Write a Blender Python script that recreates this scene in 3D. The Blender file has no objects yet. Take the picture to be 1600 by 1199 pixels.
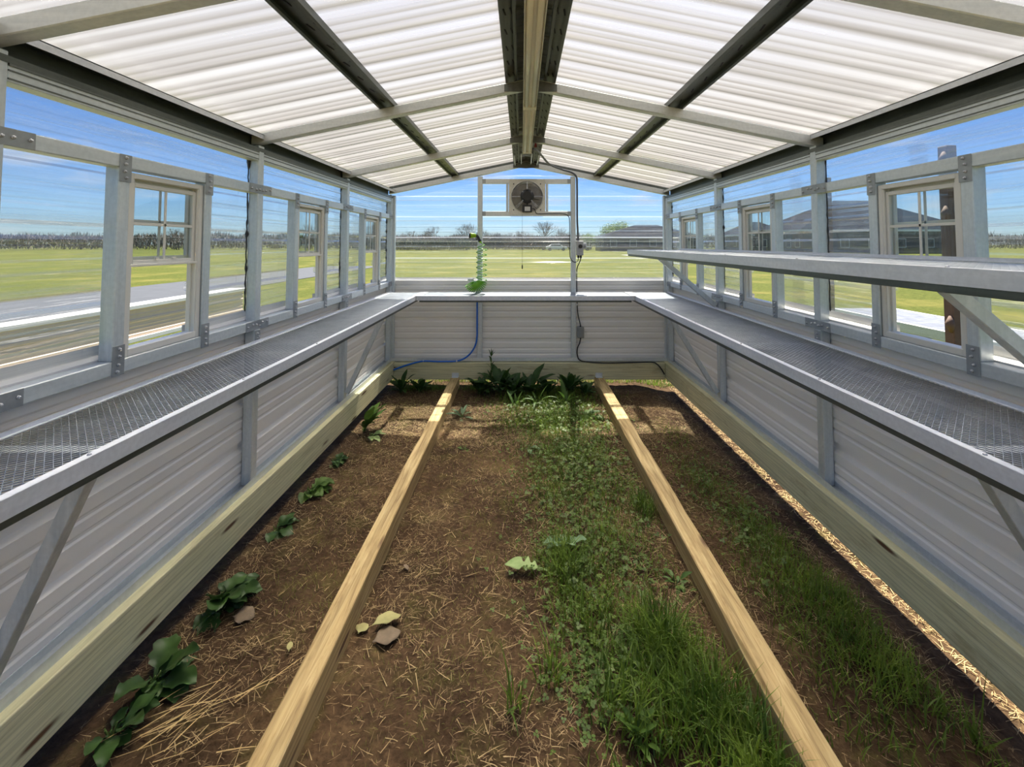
import bpy, math, random
import numpy as np
from mathutils import Vector, Matrix, noise as mn

random.seed(11)
rng = np.random.default_rng(5)
S = bpy.context.scene
COL = S.collection
R = math.radians

# ------------------------------------------------------------ camera, sky, sun, exposure
cd = bpy.data.cameras.new('camera')
cam = bpy.data.objects.new('camera', cd)
COL.objects.link(cam)
cam.location = (-0.083, 0.0, 1.5)
cam.rotation_euler = (R(90 + 2.5), 0, 0)
cd.sensor_width = 36.0
cd.lens = 702.0 / 1600.0 * 36.0
cd.shift_x = -15.0 / 1600.0
cd.shift_y = -(599.5 - 350.35) / 1600.0
cd.clip_start = 0.02
cd.clip_end = 1000
S.camera = cam

SUN_EL, SUN_AZ = R(58), R(7)          # azimuth to the right of straight ahead
world = bpy.data.worlds.new('sky')
S.world = world
world.use_nodes = True
nt = world.node_tree
nt.nodes.clear()
wo = nt.nodes.new('ShaderNodeOutputWorld')
bg = nt.nodes.new('ShaderNodeBackground')
sky = nt.nodes.new('ShaderNodeTexSky')
sky.sky_type = 'NISHITA'
sky.sun_disc = False
sky.sun_elevation = SUN_EL
sky.sun_rotation = SUN_AZ
sky.air_density = 1.0
sky.dust_density = 0.15
sky.ozone_density = 3.0
tcw = nt.nodes.new('ShaderNodeTexCoord')
mpw = nt.nodes.new('ShaderNodeMapping')
mpw.inputs['Scale'].default_value = (3, 3, 14)
nw = nt.nodes.new('ShaderNodeTexNoise')
nw.inputs['Scale'].default_value = 1.6
nw.inputs['Detail'].default_value = 7
rw = nt.nodes.new('ShaderNodeValToRGB')
rw.color_ramp.elements[0].position = 0.60
rw.color_ramp.elements[1].position = 0.78
mxw = nt.nodes.new('ShaderNodeMixRGB')
mxw.inputs[2].default_value = (7.5, 7.8, 8.2, 1)
nt.links.new(tcw.outputs['Generated'], mpw.inputs[0])
nt.links.new(mpw.outputs[0], nw.inputs['Vector'])
nt.links.new(nw.outputs[0], rw.inputs[0])
nt.links.new(rw.outputs[0], mxw.inputs[0])
tint = nt.nodes.new('ShaderNodeMixRGB')
tint.blend_type = 'MULTIPLY'
tint.inputs[0].default_value = 1.0
tint.inputs[2].default_value = (0.66, 0.90, 1.28, 1)
nt.links.new(sky.outputs[0], tint.inputs[1])
nt.links.new(tint.outputs[0], mxw.inputs[1])
nt.links.new(mxw.outputs[0], bg.inputs[0])
bg.inputs[1].default_value = 0.029
nt.links.new(bg.outputs[0], wo.inputs[0])

ld = bpy.data.lights.new('sun', 'SUN')
ld.energy = 4.2
ld.angle = R(0.53)
ld.color = (1.0, 0.93, 0.82)
sun = bpy.data.objects.new('sun', ld)
COL.objects.link(sun)
sd = Vector((math.sin(SUN_AZ) * math.cos(SUN_EL), math.cos(SUN_AZ) * math.cos(SUN_EL), math.sin(SUN_EL)))
sun.rotation_euler = sd.to_track_quat('Z', 'Y').to_euler()
sun.location = (0, 0, 20)

S.view_settings.view_transform = 'Standard'
S.view_settings.look = 'None'
S.view_settings.exposure = 1.85
S.view_settings.gamma = 1.0
S.view_settings.use_curve_mapping = False
S.cycles.use_denoising = True
S.cycles.max_bounces = 9
S.cycles.diffuse_bounces = 5
S.cycles.glossy_bounces = 4
S.cycles.transmission_bounces = 6
S.cycles.transparent_max_bounces = 28
S.cycles.caustics_reflective = False
S.cycles.caustics_refractive = True
S.cycles.sample_clamp_indirect = 6.0

# ------------------------------------------------------------ materials
def srgb(r, g, b):
    def f(c):
        c /= 255.0
        return c / 12.92 if c <= 0.04045 else ((c + 0.055) / 1.055) ** 2.4
    return (f(r), f(g), f(b), 1)


class NM:
    def __init__(s, name):
        s.m = bpy.data.materials.new(name)
        s.m.use_nodes = True
        s.t = s.m.node_tree
        s.t.nodes.clear()
        s.out = s.t.nodes.new('ShaderNodeOutputMaterial')

    def n(s, ty, **kw):
        x = s.t.nodes.new('ShaderNode' + ty)
        for k, v in kw.items():
            if k.startswith('i_'):
                key = k[2:].replace('_', ' ')
                x.inputs[int(key) if key.isdigit() else key].default_value = v
            else:
                setattr(x, k, v)
        return x

    def l(s, a, b):
        s.t.links.new(a, b)

    def coords(s, scale, kind='Object'):
        tc = s.n('TexCoord')
        mp = s.n('Mapping')
        mp.inputs['Scale'].default_value = scale
        s.l(tc.outputs[kind], mp.inputs[0])
        return mp.outputs[0]

    def noise(s, scale, vec_scale=(1, 1, 1), detail=4, rough=0.6, kind='Object'):
        x = s.n('TexNoise', i_Scale=scale, i_Detail=detail, i_Roughness=rough)
        s.l(s.coords(vec_scale, kind), x.inputs['Vector'])
        return x.outputs[0]

    def ramp(s, fac, stops):
        r = s.n('ValToRGB')
        e = r.color_ramp.elements
        while len(e) < len(stops):
            e.new(0.5)
        for i, (p, c) in enumerate(stops):
            e[i].position = p
            e[i].color = c if len(c) == 4 else (*c, 1)
        s.l(fac, r.inputs[0])
        return r.outputs[0]

    def mix(s, fac, a, b, mode='MIX'):
        x = s.n('MixRGB', blend_type=mode)
        for i, v in enumerate((fac, a, b)):
            if isinstance(v, (int, float)):
                x.inputs[i].default_value = v
            elif isinstance(v, tuple):
                x.inputs[i].default_value = v
            else:
                s.l(v, x.inputs[i])
        return x.outputs[0]

    def bump(s, h, strength=0.3, dist=0.01):
        b = s.n('Bump', i_Strength=strength, i_Distance=dist)
        s.l(h, b.inputs['Height'])
        return b.outputs[0]

    def bsdf(s, color, rough=0.5, metal=0.0, normal=None, **kw):
        p = s.n('BsdfPrincipled')
        if isinstance(color, tuple):
            p.inputs['Base Color'].default_value = color
        else:
            s.l(color, p.inputs['Base Color'])
        if isinstance(rough, (int, float)):
            p.inputs['Roughness'].default_value = rough
        else:
            s.l(rough, p.inputs['Roughness'])
        p.inputs['Metallic'].default_value = metal
        if normal is not None:
            s.l(normal, p.inputs['Normal'])
        for k, v in kw.items():
            p.inputs[k.replace('_', ' ')].default_value = v
        s.l(p.outputs[0], s.out.inputs[0])
        return p

    def mixsh(s, fac, a, b):
        x = s.n('MixShader')
        if isinstance(fac, (int, float)):
            x.inputs[0].default_value = fac
        else:
            s.l(fac, x.inputs[0])
        s.l(a, x.inputs[1])
        s.l(b, x.inputs[2])
        return x.outputs[0]


def schlick(k, normal=None, f0=0.04):
    """reflectance of a thin sheet, the same from either side"""
    lw_ = k.n('LayerWeight')
    lw_.inputs[0].default_value = 0.5
    if normal is not None:
        k.l(normal, lw_.inputs['Normal'])
    p = k.n('Math', operation='POWER')
    k.l(lw_.outputs['Facing'], p.inputs[0])
    p.inputs[1].default_value = 4.5
    m = k.n('Math', operation='MULTIPLY_ADD')
    k.l(p.outputs[0], m.inputs[0])
    m.inputs[1].default_value = 0.9
    m.inputs[2].default_value = f0
    return m.outputs[0]


def g4(v):
    return (v, v, v, 1)


def _nospec(m):
    for n_ in m.node_tree.nodes:
        if n_.type == 'BSDF_PRINCIPLED':
            n_.inputs['Specular IOR Level'].default_value = 0.05


def mat_galv(name, c0, c1, rough=0.36, axis=(1, 1, 1), metal=0.45):
    k = NM(name)
    a = k.noise(9, axis, 5, 0.65)
    b = k.noise(70, (1, 1, 1), 2, 0.5)
    col = k.ramp(a, [(0.3, c0), (0.7, c1)])
    col = k.mix(0.18, col, k.ramp(b, [(0.35, g4(0.55)), (0.65, g4(1.0))]), 'MULTIPLY')
    k.bsdf(col, k.ramp(a, [(0.3, g4(rough - 0.06)), (0.75, g4(rough + 0.1))]), metal,
           k.bump(a, 0.08, 0.004))
    return k.m


M = {}
M['galv'] = mat_galv('galvanized_steel', srgb(206, 212, 214), srgb(228, 232, 232), 0.42)
M['galv_y'] = mat_galv('galvanized_steel_lengthwise', srgb(202, 211, 214), srgb(228, 233, 234), 0.4, (4, 0.35, 4))
M['galv_z'] = mat_galv('galvanized_steel_upright', srgb(198, 208, 213), srgb(226, 232, 234), 0.4, (4, 4, 0.35))
M['galv_x'] = mat_galv('galvanized_steel_crosswise', srgb(208, 213, 212), srgb(232, 235, 233), 0.42, (0.35, 4, 4))
M['plate'] = mat_galv('zinc_plate', srgb(150, 155, 158), srgb(174, 178, 180), 0.45, (1, 1, 1), 0.6)
M['screw'] = mat_galv('zinc_screw', srgb(190, 192, 196), srgb(225, 226, 228), 0.25)
M['rim'] = mat_galv('bench_edge_metal', srgb(214, 219, 226), srgb(232, 235, 240), 0.45, (4, 0.35, 4), 0.3)
M['mesh'] = mat_galv('expanded_metal', srgb(150, 158, 166), srgb(176, 184, 190), 0.42, (1, 1, 1), 0.8)
M['purlin'] = mat_galv('purlin_steel', srgb(86, 92, 88), srgb(114, 118, 112), 0.4, (4, 0.35, 4), 0.8)

def mat_plain(name, c, rough=0.5, metal=0.0, nz=0.0, sc=20):
    k = NM(name)
    a = k.noise(sc, (1, 1, 1), 4)
    d = tuple(v * (1 - nz) for v in c[:3]) + (1,)
    k.bsdf(k.ramp(a, [(0.3, d), (0.7, c)]), rough, metal, k.bump(a, 0.05 + nz * 0.3, 0.003))
    return k.m

M['siding'] = mat_plain('painted_siding_backer', srgb(246, 243, 236), 0.42, 0.0, 0.03, 3)
M['vinyl'] = mat_plain('white_vinyl', srgb(232, 230, 222), 0.4, 0, 0.03)
M['black'] = mat_plain('black_plastic', (0.018, 0.018, 0.02, 1), 0.4, 0, 0.1)
M['rubber'] = mat_plain('black_rubber_cord', (0.02, 0.02, 0.02, 1), 0.55, 0, 0.1)
M['conduit'] = mat_plain('grey_flexible_conduit', srgb(82, 86, 92), 0.45, 0, 0.1)
M['greybox'] = mat_plain('grey_plastic', srgb(178, 180, 180), 0.5, 0, 0.05)
M['greydark'] = mat_plain('grey_box_plastic', srgb(136, 140, 140), 0.5, 0, 0.05)
M['blue'] = mat_plain('blue_water_tube', srgb(24, 110, 215), 0.35, 0, 0.1)
M['green'] = mat_plain('lime_green_hose', srgb(112, 176, 26), 0.28, 0, 0.08)
M['greenhead'] = mat_plain('green_nozzle_plastic', srgb(150, 190, 30), 0.35, 0, 0.08)
M['white'] = mat_plain('white_plastic', srgb(235, 235, 232), 0.4, 0, 0.02)
M['red'] = mat_plain('red_plastic', srgb(120, 24, 24), 0.4, 0, 0.05)
M['lightbody'] = mat_plain('strip_light_housing', srgb(238, 235, 226), 0.35, 0.0, 0.05, 6)
M['lens'] = mat_plain('strip_light_lens', srgb(240, 237, 228), 0.25, 0.0, 0.04, 6)
M['fanmetal'] = mat_galv('fan_sheet_metal', srgb(196, 194, 184), srgb(226, 224, 216), 0.38, (1, 1, 1), 0.6)
M['louvre'] = mat_plain('fan_louvre', srgb(150, 144, 134), 0.45, 0.3, 0.1, 8)
M['sealant'] = mat_plain('dark_sealant', (0.03, 0.032, 0.035, 1), 0.6, 0, 0.2)
M['ridge'] = mat_galv('ridge_metal', srgb(104, 108, 104), srgb(124, 128, 124), 0.45, (4, 0.35, 4), 0.6)
M['road'] = mat_plain('grey_road', srgb(82, 86, 92), 0.9, 0, 0.2, 2)
M['asphalt'] = mat_plain('roof_shingle', srgb(44, 48, 60), 0.9, 0, 0.25, 2)
_nospec(M['asphalt'])
M['housewall'] = mat_plain('house_wall', srgb(96, 96, 100), 0.8, 0, 0.1, 1)
M['housewhite'] = mat_plain('house_trim', srgb(232, 232, 232), 0.6, 0, 0.05, 1)
M['dark_glass'] = mat_plain('house_window', srgb(60, 68, 80), 0.15, 0, 0.1, 1)
M['tan'] = mat_plain('tan_painted_metal', srgb(232, 206, 184), 0.5, 0, 0.08, 4)
M['deck'] = mat_plain('weathered_deck', srgb(150, 152, 158), 0.35, 0, 0.4, 9)
M['concrete'] = mat_plain('pale_concrete', srgb(214, 210, 200), 0.85, 0, 0.12, 6)
M['brownpost'] = mat_plain('brown_post', srgb(120, 96, 80), 0.8, 0, 0.3, 8)
M['bark'] = mat_plain('bark', srgb(128, 116, 108), 0.9, 0, 0.3, 4)
M['scrub'] = mat_plain('scrub_twigs', srgb(128, 118, 108), 0.9, 0, 0.35, 0.3)
M['budgreen'] = mat_plain('spring_bud_leaves', srgb(172, 190, 120), 0.7, 0, 0.25, 0.4)
M['evergreen'] = mat_plain('evergreen_leaves', srgb(84, 96, 72), 0.8, 0, 0.3, 0.4)
M['hill'] = mat_plain('distant_hill', srgb(140, 150, 158), 1.0, 0, 0.08, 0.02)


def mat_sheet(name, axis, tint, haze, streak):
    """clear corrugated plastic: see-through, glossy, with a fine lengthwise drawn haze"""
    k = NM(name)
    sc = {'Y': (1, 1.2, 90), 'X': (1.2, 1, 90)}[axis]
    sc2 = {'Y': (1, 0.5, 22), 'X': (0.5, 1, 22)}[axis]
    a = k.noise(1.0, sc, 3, 0.7)
    b = k.noise(1.0, sc2, 4, 0.7)
    sa = k.ramp(a, [(0.45, g4(0)), (0.75, g4(1))])
    sb = k.ramp(b, [(0.50, g4(0)), (0.72, g4(1))])
    st = k.mix(0.5, sa, sb, 'MIX')
    tr = k.n('BsdfTransparent')
    tr.inputs[0].default_value = tint
    bmp = k.bump(b, 0.6, 0.012)
    rf = k.n('BsdfRefraction', i_IOR=1.06, i_Roughness=0.03)
    rf.inputs[0].default_value = (0.97, 0.98, 0.98, 1)
    k.l(bmp, rf.inputs['Normal'])
    base = k.mixsh(0.22, tr.outputs[0], rf.outputs[0])
    tl = k.n('BsdfTranslucent')
    tl.inputs[0].default_value = (0.9, 0.92, 0.93, 1)
    df = k.n('BsdfDiffuse')
    df.inputs[0].default_value = (0.85, 0.87, 0.88, 1)
    hz = k.mixsh(0.35, tl.outputs[0], df.outputs[0])
    ml = k.n('Math', operation='MULTIPLY_ADD')
    k.l(st, ml.inputs[0])
    ml.inputs[1].default_value = streak
    ml.inputs[2].default_value = haze
    lwf = k.n('LayerWeight')
    lwf.inputs[0].default_value = 0.5
    pw = k.n('Math', operation='POWER')
    k.l(lwf.outputs['Facing'], pw.inputs[0])
    pw.inputs[1].default_value = 2.0
    ad = k.n('Math', operation='MULTIPLY_ADD')
    k.l(pw.outputs[0], ad.inputs[0])
    ad.inputs[1].default_value = 0.40
    k.l(ml.outputs[0], ad.inputs[2])
    c = k.mixsh(ad.outputs[0], base, hz)
    gl = k.n('BsdfGlossy', i_Roughness=0.06)
    gl.inputs[0].default_value = (1, 1, 1, 1)
    k.l(k.bump(a, 0.12, 0.003), gl.inputs['Normal'])
    c = k.mixsh(schlick(k, None, 0.06), c, gl.outputs[0])
    k.l(c, k.out.inputs[0])
    return k.m


M['clear_y'] = mat_sheet('clear_corrugated_sheet_side', 'Y', (0.97, 0.98, 0.985, 1), 0.05, 0.46)
M['clear_x'] = mat_sheet('clear_corrugated_sheet_end', 'X', (0.97, 0.98, 0.985, 1), 0.02, 0.16)

def mat_glass():
    k = NM('window_pane_glass')
    tr = k.n('BsdfTransparent')
    tr.inputs[0].default_value = (0.93, 0.95, 0.95, 1)
    gl = k.n('BsdfGlossy', i_Roughness=0.01)
    k.l(k.mixsh(schlick(k), tr.outputs[0], gl.outputs[0]), k.out.inputs[0])
    return k.m

M['glass'] = mat_glass()

def mat_roof():
    k = NM('white_translucent_roof_sheet')
    a = k.noise(1.0, (0.4, 26, 0.4), 3, 0.6)
    b = k.noise(1.0, (0.2, 5, 0.2), 2, 0.5)
    c1 = k.ramp(a, [(0.36, srgb(228, 223, 217)), (0.64, srgb(248, 245, 240))])
    c2 = k.mix(0.55, c1, k.ramp(b, [(0.35, g4(0.90)), (0.6, g4(1.0))]), 'MULTIPLY')
    tl = k.n('BsdfTranslucent')
    df = k.n('BsdfDiffuse')
    k.l(c2, tl.inputs[0])
    k.l(c2, df.inputs[0])
    gl = k.n('BsdfGlossy', i_Roughness=0.25)
    fw = k.n('BsdfRefraction', i_IOR=1.35, i_Roughness=0.75)
    k.l(c2, fw.inputs[0])
    c = k.mixsh(0.22, tl.outputs[0], df.outputs[0])
    c = k.mixsh(0.72, c, fw.outputs[0])
    c = k.mixsh(schlick(k), c, gl.outputs[0])
    k.l(c, k.out.inputs[0])
    return k.m

M['roof'] = mat_roof()

def mat_wood(name, axis, c_dark, c_mid, c_light, knots=True):
    """sawn treated pine; grain runs along the given axis"""
    k = NM(name)
    st = {'X': (0.25, 5, 5), 'Y': (5, 0.25, 5)}[axis]
    kn = {'X': (1.3, 5, 8), 'Y': (5, 1.3, 8)}[axis]
    warp = k.noise(1.2, st, 3, 0.5)
    g = k.n('TexNoise', i_Scale=9.0, i_Detail=5, i_Roughness=0.65, i_Distortion=1.2)
    k.l(k.coords(st), g.inputs['Vector'])
    wv = k.n('TexWave', i_Scale=3.2, i_Distortion=6.0, i_Detail=2, bands_direction={'X': 'Z', 'Y': 'Z'}[axis])
    k.l(k.coords(st), wv.inputs['Vector'])
    col = k.ramp(g.outputs[0], [(0.28, c_dark), (0.5, c_mid), (0.72, c_light)])
    col = k.mix(0.45, col, k.ramp(wv.outputs[0], [(0.0, g4(0.62)), (0.3, g4(0.95)), (1.0, g4(1.0))]), 'MULTIPLY')
    dirt = k.noise(5.5, {'X': (0.5, 2, 2), 'Y': (2, 0.5, 2)}[axis], 5, 0.7)
    col = k.mix(0.7, col, k.ramp(dirt, [(0.25, srgb(184, 160, 124)), (0.45, g4(1.0))]), 'MULTIPLY')
    if knots:
        v = k.n('TexVoronoi', i_Scale=1.25, i_Randomness=1.0)
        k.l(k.coords(kn), v.inputs['Vector'])
        col = k.mix(k.ramp(v.outputs['Distance'], [(0.07, g4(1)), (0.13, g4(0))]), col, srgb(96, 66, 40))
    k.bsdf(col, 0.72, 0, k.bump(g.outputs[0], 0.35, 0.004))
    return k.m

M['beam_y'] = mat_wood('treated_pine_lengthwise', 'Y', srgb(190, 186, 144), srgb(218, 214, 172), srgb(232, 226, 184))
M['beam_x'] = mat_wood('treated_pine_crosswise', 'X', srgb(190, 184, 140), srgb(216, 210, 166), srgb(232, 224, 180))
M['joist'] = mat_wood('weathered_pine_skid', 'Y', srgb(134, 108, 66), srgb(186, 160, 108), srgb(212, 190, 140))

def mat_soil():
    k = NM('brown_soil')
    a = k.noise(2.2, (1, 1, 1), 6, 0.65)
    b = k.noise(38, (1, 1, 1), 5, 0.7)
    c = k.noise(7, (1, 1, 1), 5, 0.7)
    col = k.ramp(a, [(0.3, srgb(56, 42, 30)), (0.5, srgb(86, 67, 48)), (0.72, srgb(118, 96, 68))])
    col = k.mix(0.8, col, k.ramp(b, [(0.3, g4(0.28)), (0.62, g4(1.0))]), 'MULTIPLY')
    col = k.mix(k.ramp(c, [(0.5, g4(0)), (0.72, g4(0.55))]), col, srgb(98, 92, 50))
    k.bsdf(col, 0.95, 0, k.bump(k.mix(0.5, b, c), 0.9, 0.02), Specular_IOR_Level=0.1)
    return k.m

def mat_lawn():
    k = NM('spring_lawn')
    a = k.noise(0.35, (1, 1, 1), 6, 0.65)
    b = k.noise(9, (1, 1, 1), 6, 0.75)
    c = k.noise(0.9, (1, 1, 1), 4, 0.6)
    col = k.ramp(b, [(0.3, srgb(56, 62, 22)), (0.5, srgb(82, 90, 32)), (0.7, srgb(106, 110, 52))])
    col = k.mix(k.ramp(a, [(0.5, g4(0)), (0.66, g4(0.75))]), col, srgb(124, 118, 60))
    col = k.mix(k.ramp(c, [(0.66, g4(0)), (0.74, g4(0.8))]), col, srgb(124, 90, 60))
    # trodden straw and bare earth close to the building
    tc = k.n('TexCoord')
    sx = k.n('SeparateXYZ')
    k.l(tc.outputs['Object'], sx.inputs[0])
    ax = k.n('Math', operation='ABSOLUTE')
    k.l(sx.outputs[0], ax.inputs[0])
    mr = k.n('MapRange')
    k.l(ax.outputs[0], mr.inputs[0])
    for i, v in ((1, 1.8), (2, 3.2), (3, 0.85), (4, 0.0)):
        mr.inputs[i].default_value = v
    my = k.n('MapRange')
    k.l(sx.outputs[1], my.inputs[0])
    for i, v in ((1, 5.0), (2, 7.5), (3, 0.9), (4, 0.0)):
        my.inputs[i].default_value = v
    mm = k.n('Math', operation='MULTIPLY')
    k.l(mr.outputs[0], mm.inputs[0])
    k.l(my.outputs[0], mm.inputs[1])
    near = k.ramp(b, [(0.3, srgb(130, 98, 64)), (0.6, srgb(180, 150, 108))])
    col = k.mix(mm.outputs[0], col, near)
    k.bsdf(col, 0.9, 0, k.bump(b, 0.7, 0.05), Specular_IOR_Level=0.1)
    return k.m

def mat_leaf(name, c0, c1, trans=0.35, rough=0.5, sc=14):
    k = NM(name)
    a = k.noise(sc, (1, 1, 1), 3, 0.6)
    col = k.ramp(a, [(0.3, c0), (0.7, c1)])
    p = k.bsdf(col, rough, 0, k.bump(a, 0.2, 0.004), Specular_IOR_Level=0.35)
    tl = k.n('BsdfTranslucent')
    k.l(col, tl.inputs[0])
    k.l(k.mixsh(trans, p.outputs[0], tl.outputs[0]), k.out.inputs[0])
    return k.m

M['soil'] = mat_soil()
M['lawn'] = mat_lawn()
M['grass'] = mat_leaf('grass_blade', srgb(62, 92, 22), srgb(126, 150, 52), 0.4, 0.5, 6)
M['grass2'] = mat_leaf('fine_olive_grass', srgb(98, 98, 44), srgb(138, 138, 70), 0.4, 0.6, 5)
M['clover'] = mat_leaf('clover_leaf', srgb(62, 88, 28), srgb(108, 132, 54), 0.35, 0.5, 20)
M['dock'] = mat_leaf('broad_dark_leaf', srgb(38, 66, 28), srgb(70, 102, 46), 0.25, 0.45, 10)
M['weed'] = mat_leaf('weed_leaf', srgb(60, 92, 36), srgb(104, 134, 58), 0.35, 0.5, 10)
M['pale'] = mat_leaf('pale_lobed_leaf', srgb(140, 168, 100), srgb(176, 196, 134), 0.3, 0.6, 20)
M['glauc'] = mat_leaf('blue_green_leaf', srgb(96, 126, 88), srgb(136, 164, 122), 0.3, 0.6, 20)
M['straw'] = mat_leaf('dry_straw', srgb(96, 76, 50), srgb(166, 142, 102), 0.2, 0.7, 9)
M['straw2'] = mat_leaf('pale_dead_grass', srgb(150, 128, 88), srgb(196, 174, 128), 0.2, 0.7, 7)
M['straw_out'] = mat_leaf('bleached_straw', srgb(176, 146, 98), srgb(222, 196, 140), 0.2, 0.7, 9)
M['dead'] = mat_leaf('dead_leaf', srgb(120, 104, 84), srgb(150, 132, 108), 0.2, 0.7, 16)
M['deadpale'] = mat_leaf('faded_leaf', srgb(156, 150, 98), srgb(188, 182, 124), 0.2, 0.7, 16)
M['stem'] = mat_leaf('plant_stem', srgb(92, 116, 52), srgb(132, 152, 80), 0.1, 0.6, 12)

# ------------------------------------------------------------ mesh helpers
def worldloc(o):
    v = Vector((0, 0, 0))
    while o is not None:
        v += o.location
        o = o.parent
    return v


class MB:
    def __init__(s):
        s.v, s.f, s.mi = [], [], []

    def add(s, verts, faces, mi=0):
        b = len(s.v)
        s.v.extend(verts)
        s.f.extend([tuple(i + b for i in f) for f in faces])
        s.mi.extend([mi] * len(faces))
        return s

    def box(s, x0, x1, y0, y1, z0, z1, mi=0):
        if x0 > x1: x0, x1 = x1, x0
        if y0 > y1: y0, y1 = y1, y0
        if z0 > z1: z0, z1 = z1, z0
        v = [(x0, y0, z0), (x1, y0, z0), (x1, y1, z0), (x0, y1, z0), (x0, y0, z1), (x1, y0, z1), (x1, y1, z1), (x0, y1, z1)]
        f = [(0, 3, 2, 1), (4, 5, 6, 7), (0, 1, 5, 4), (1, 2, 6, 5), (2, 3, 7, 6), (3, 0, 4, 7)]
        return s.add(v, f, mi)

    def bar(s, p0, p1, w, h, up=(0, 0, 1), mi=0):
        p0, p1 = Vector(p0), Vector(p1)
        d = (p1 - p0).normalized()
        u = Vector(up)
        sd_ = d.cross(u)
        if sd_.length < 1e-5:
            sd_ = d.cross(Vector((1, 0, 0)))
        sd_.normalize()
        u = sd_.cross(d).normalized()
        a, b = sd_ * w / 2, u * h / 2
        v = [p0 - a - b, p0 + a - b, p0 + a + b, p0 - a + b, p1 - a - b, p1 + a - b, p1 + a + b, p1 - a + b]
        f = [(0, 1, 2, 3), (7, 6, 5, 4), (0, 4, 5, 1), (1, 5, 6, 2), (2, 6, 7, 3), (3, 7, 4, 0)]
        return s.add([tuple(q) for q in v], f, mi)

    def prism(s, poly, axis, a0, a1, mi=0):
        """closed 2D polygon pushed along an axis; poly coordinates are the two other axes in order"""
        n = len(poly)
        def P(p, a):
            if axis == 'Y': return (p[0], a, p[1])
            if axis == 'X': return (a, p[0], p[1])
            return (p[0], p[1], a)
        v = [P(p, a0) for p in poly] + [P(p, a1) for p in poly]
        f = [tuple(range(n)), tuple(range(2 * n - 1, n - 1, -1))]
        for i in range(n):
            j = (i + 1) % n
            f.append((i, i + n, j + n, j))
        return s.add(v, f, mi)

    def strip(s, rows, mi=0):
        """rows of points joined by quads"""
        n = len(rows[0])
        v = [tuple(p) for r in rows for p in r]
        f = []
        for i in range(len(rows) - 1):
            for j in range(n - 1):
                a = i * n + j
                f.append((a, a + 1, a + n + 1, a + n))
        return s.add(v, f, mi)

    def thick_polyline(s, pts, axis, a0, a1, t, mi=0):
        """open profile (2D) given a wall thickness t and pushed along an axis"""
        off = []
        n = len(pts)
        for i in range(n):
            p = Vector(pts[i])
            d = Vector((0, 0))
            if i > 0: d += (p - Vector(pts[i - 1])).normalized()
            if i < n - 1: d += (Vector(pts[i + 1]) - p).normalized()
            d.normalize()
            off.append((p.x - d.y * t, p.y + d.x * t))
        def P(p, a):
            return (p[0], a, p[1]) if axis == 'Y' else (a, p[0], p[1])
        v = [P(p, a0) for p in pts] + [P(p, a0) for p in off] + [P(p, a1) for p in pts] + [P(p, a1) for p in off]
        f = []
        for i in range(n - 1):
            f.append((i, i + 1, 2 * n + i + 1, 2 * n + i))
            f.append((n + i + 1, n + i, 3 * n + i, 3 * n + i + 1))
            f.append((i, n + i, n + i + 1, i + 1))
            f.append((2 * n + i + 1, 3 * n + i + 1, 3 * n + i, 2 * n + i))
        f.append((0, 2 * n, 3 * n, n))
        f.append((n - 1, 2 * n - 1, 4 * n - 1, 3 * n - 1))
        return s.add(v, f, mi)

    def tube(s, path, r, n=8, mi=0, caps=True):
        P = [Vector(p) for p in path]
        m = len(P)
        rs = r if isinstance(r, (list, tuple)) else [r] * m
        t0 = (P[1] - P[0]).normalized()
        up = Vector((0, 0, 1)) if abs(t0.z) < 0.9 else Vector((1, 0, 0))
        nn = t0.cross(up).normalized()
        verts = []
        for i in range(m):
            if i == 0: t = t0
            elif i == m - 1: t = (P[i] - P[i - 1]).normalized()
            else: t = ((P[i + 1] - P[i]).normalized() + (P[i] - P[i - 1]).normalized()).normalized()
            nn = (nn - t * nn.dot(t))
            if nn.length < 1e-6: nn = t.orthogonal()
            nn.normalize()
            b = t.cross(nn)
            for k in range(n):
                a = 2 * math.pi * k / n
                verts.append(tuple(P[i] + (nn * math.cos(a) + b * math.sin(a)) * rs[i]))
        f = []
        for i in range(m - 1):
            for k in range(n):
                a, c = i * n + k, i * n + (k + 1) % n
                f.append((a, c, c + n, a + n))
        if caps:
            f.append(tuple(range(n - 1, -1, -1)))
            f.append(tuple((m - 1) * n + k for k in range(n)))
        return s.add(verts, f, mi)

    def cyl(s, p0, p1, r, n=16, r1=None, mi=0):
        return s.tube([p0, p1], [r, r if r1 is None else r1], n, mi)

    def build(s, name, mat, parent=None, bevel=0.0, smooth=False, seg=1):
        o_ = worldloc(parent) if parent is not None else Vector((0, 0, 0))
        me = bpy.data.meshes.new(name)
        me.from_pydata([(p[0] - o_.x, p[1] - o_.y, p[2] - o_.z) for p in s.v], [], s.f)
        for m_ in (mat if isinstance(mat, (list, tuple)) else [mat]):
            me.materials.append(m_)
        if any(s.mi):
            me.polygons.foreach_set('material_index', s.mi)
        if smooth:
            me.polygons.foreach_set('use_smooth', [True] * len(me.polygons))
        me.update()
        o = bpy.data.objects.new(name, me)
        COL.objects.link(o)
        o.parent = parent
        if bevel:
            b = o.modifiers.new('bevel', 'BEVEL')
            b.width = bevel
            b.segments = seg
            b.limit_method = 'ANGLE'
            b.angle_limit = R(40)
        return o


def spline(pts, k=6):
    P = [Vector(p) for p in pts]
    P = [P[0] * 2 - P[1]] + P + [P[-1] * 2 - P[-2]]
    out = []
    for i in range(1, len(P) - 2):
        for j in range(k):
            t = j / k
            a, b, c, d = P[i - 1], P[i], P[i + 1], P[i + 2]
            out.append(0.5 * ((2 * b) + (c - a) * t + (2 * a - 5 * b + 4 * c - d) * t * t + (3 * b - a - 3 * c + d) * t ** 3))
    out.append(P[-2])
    return out


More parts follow.
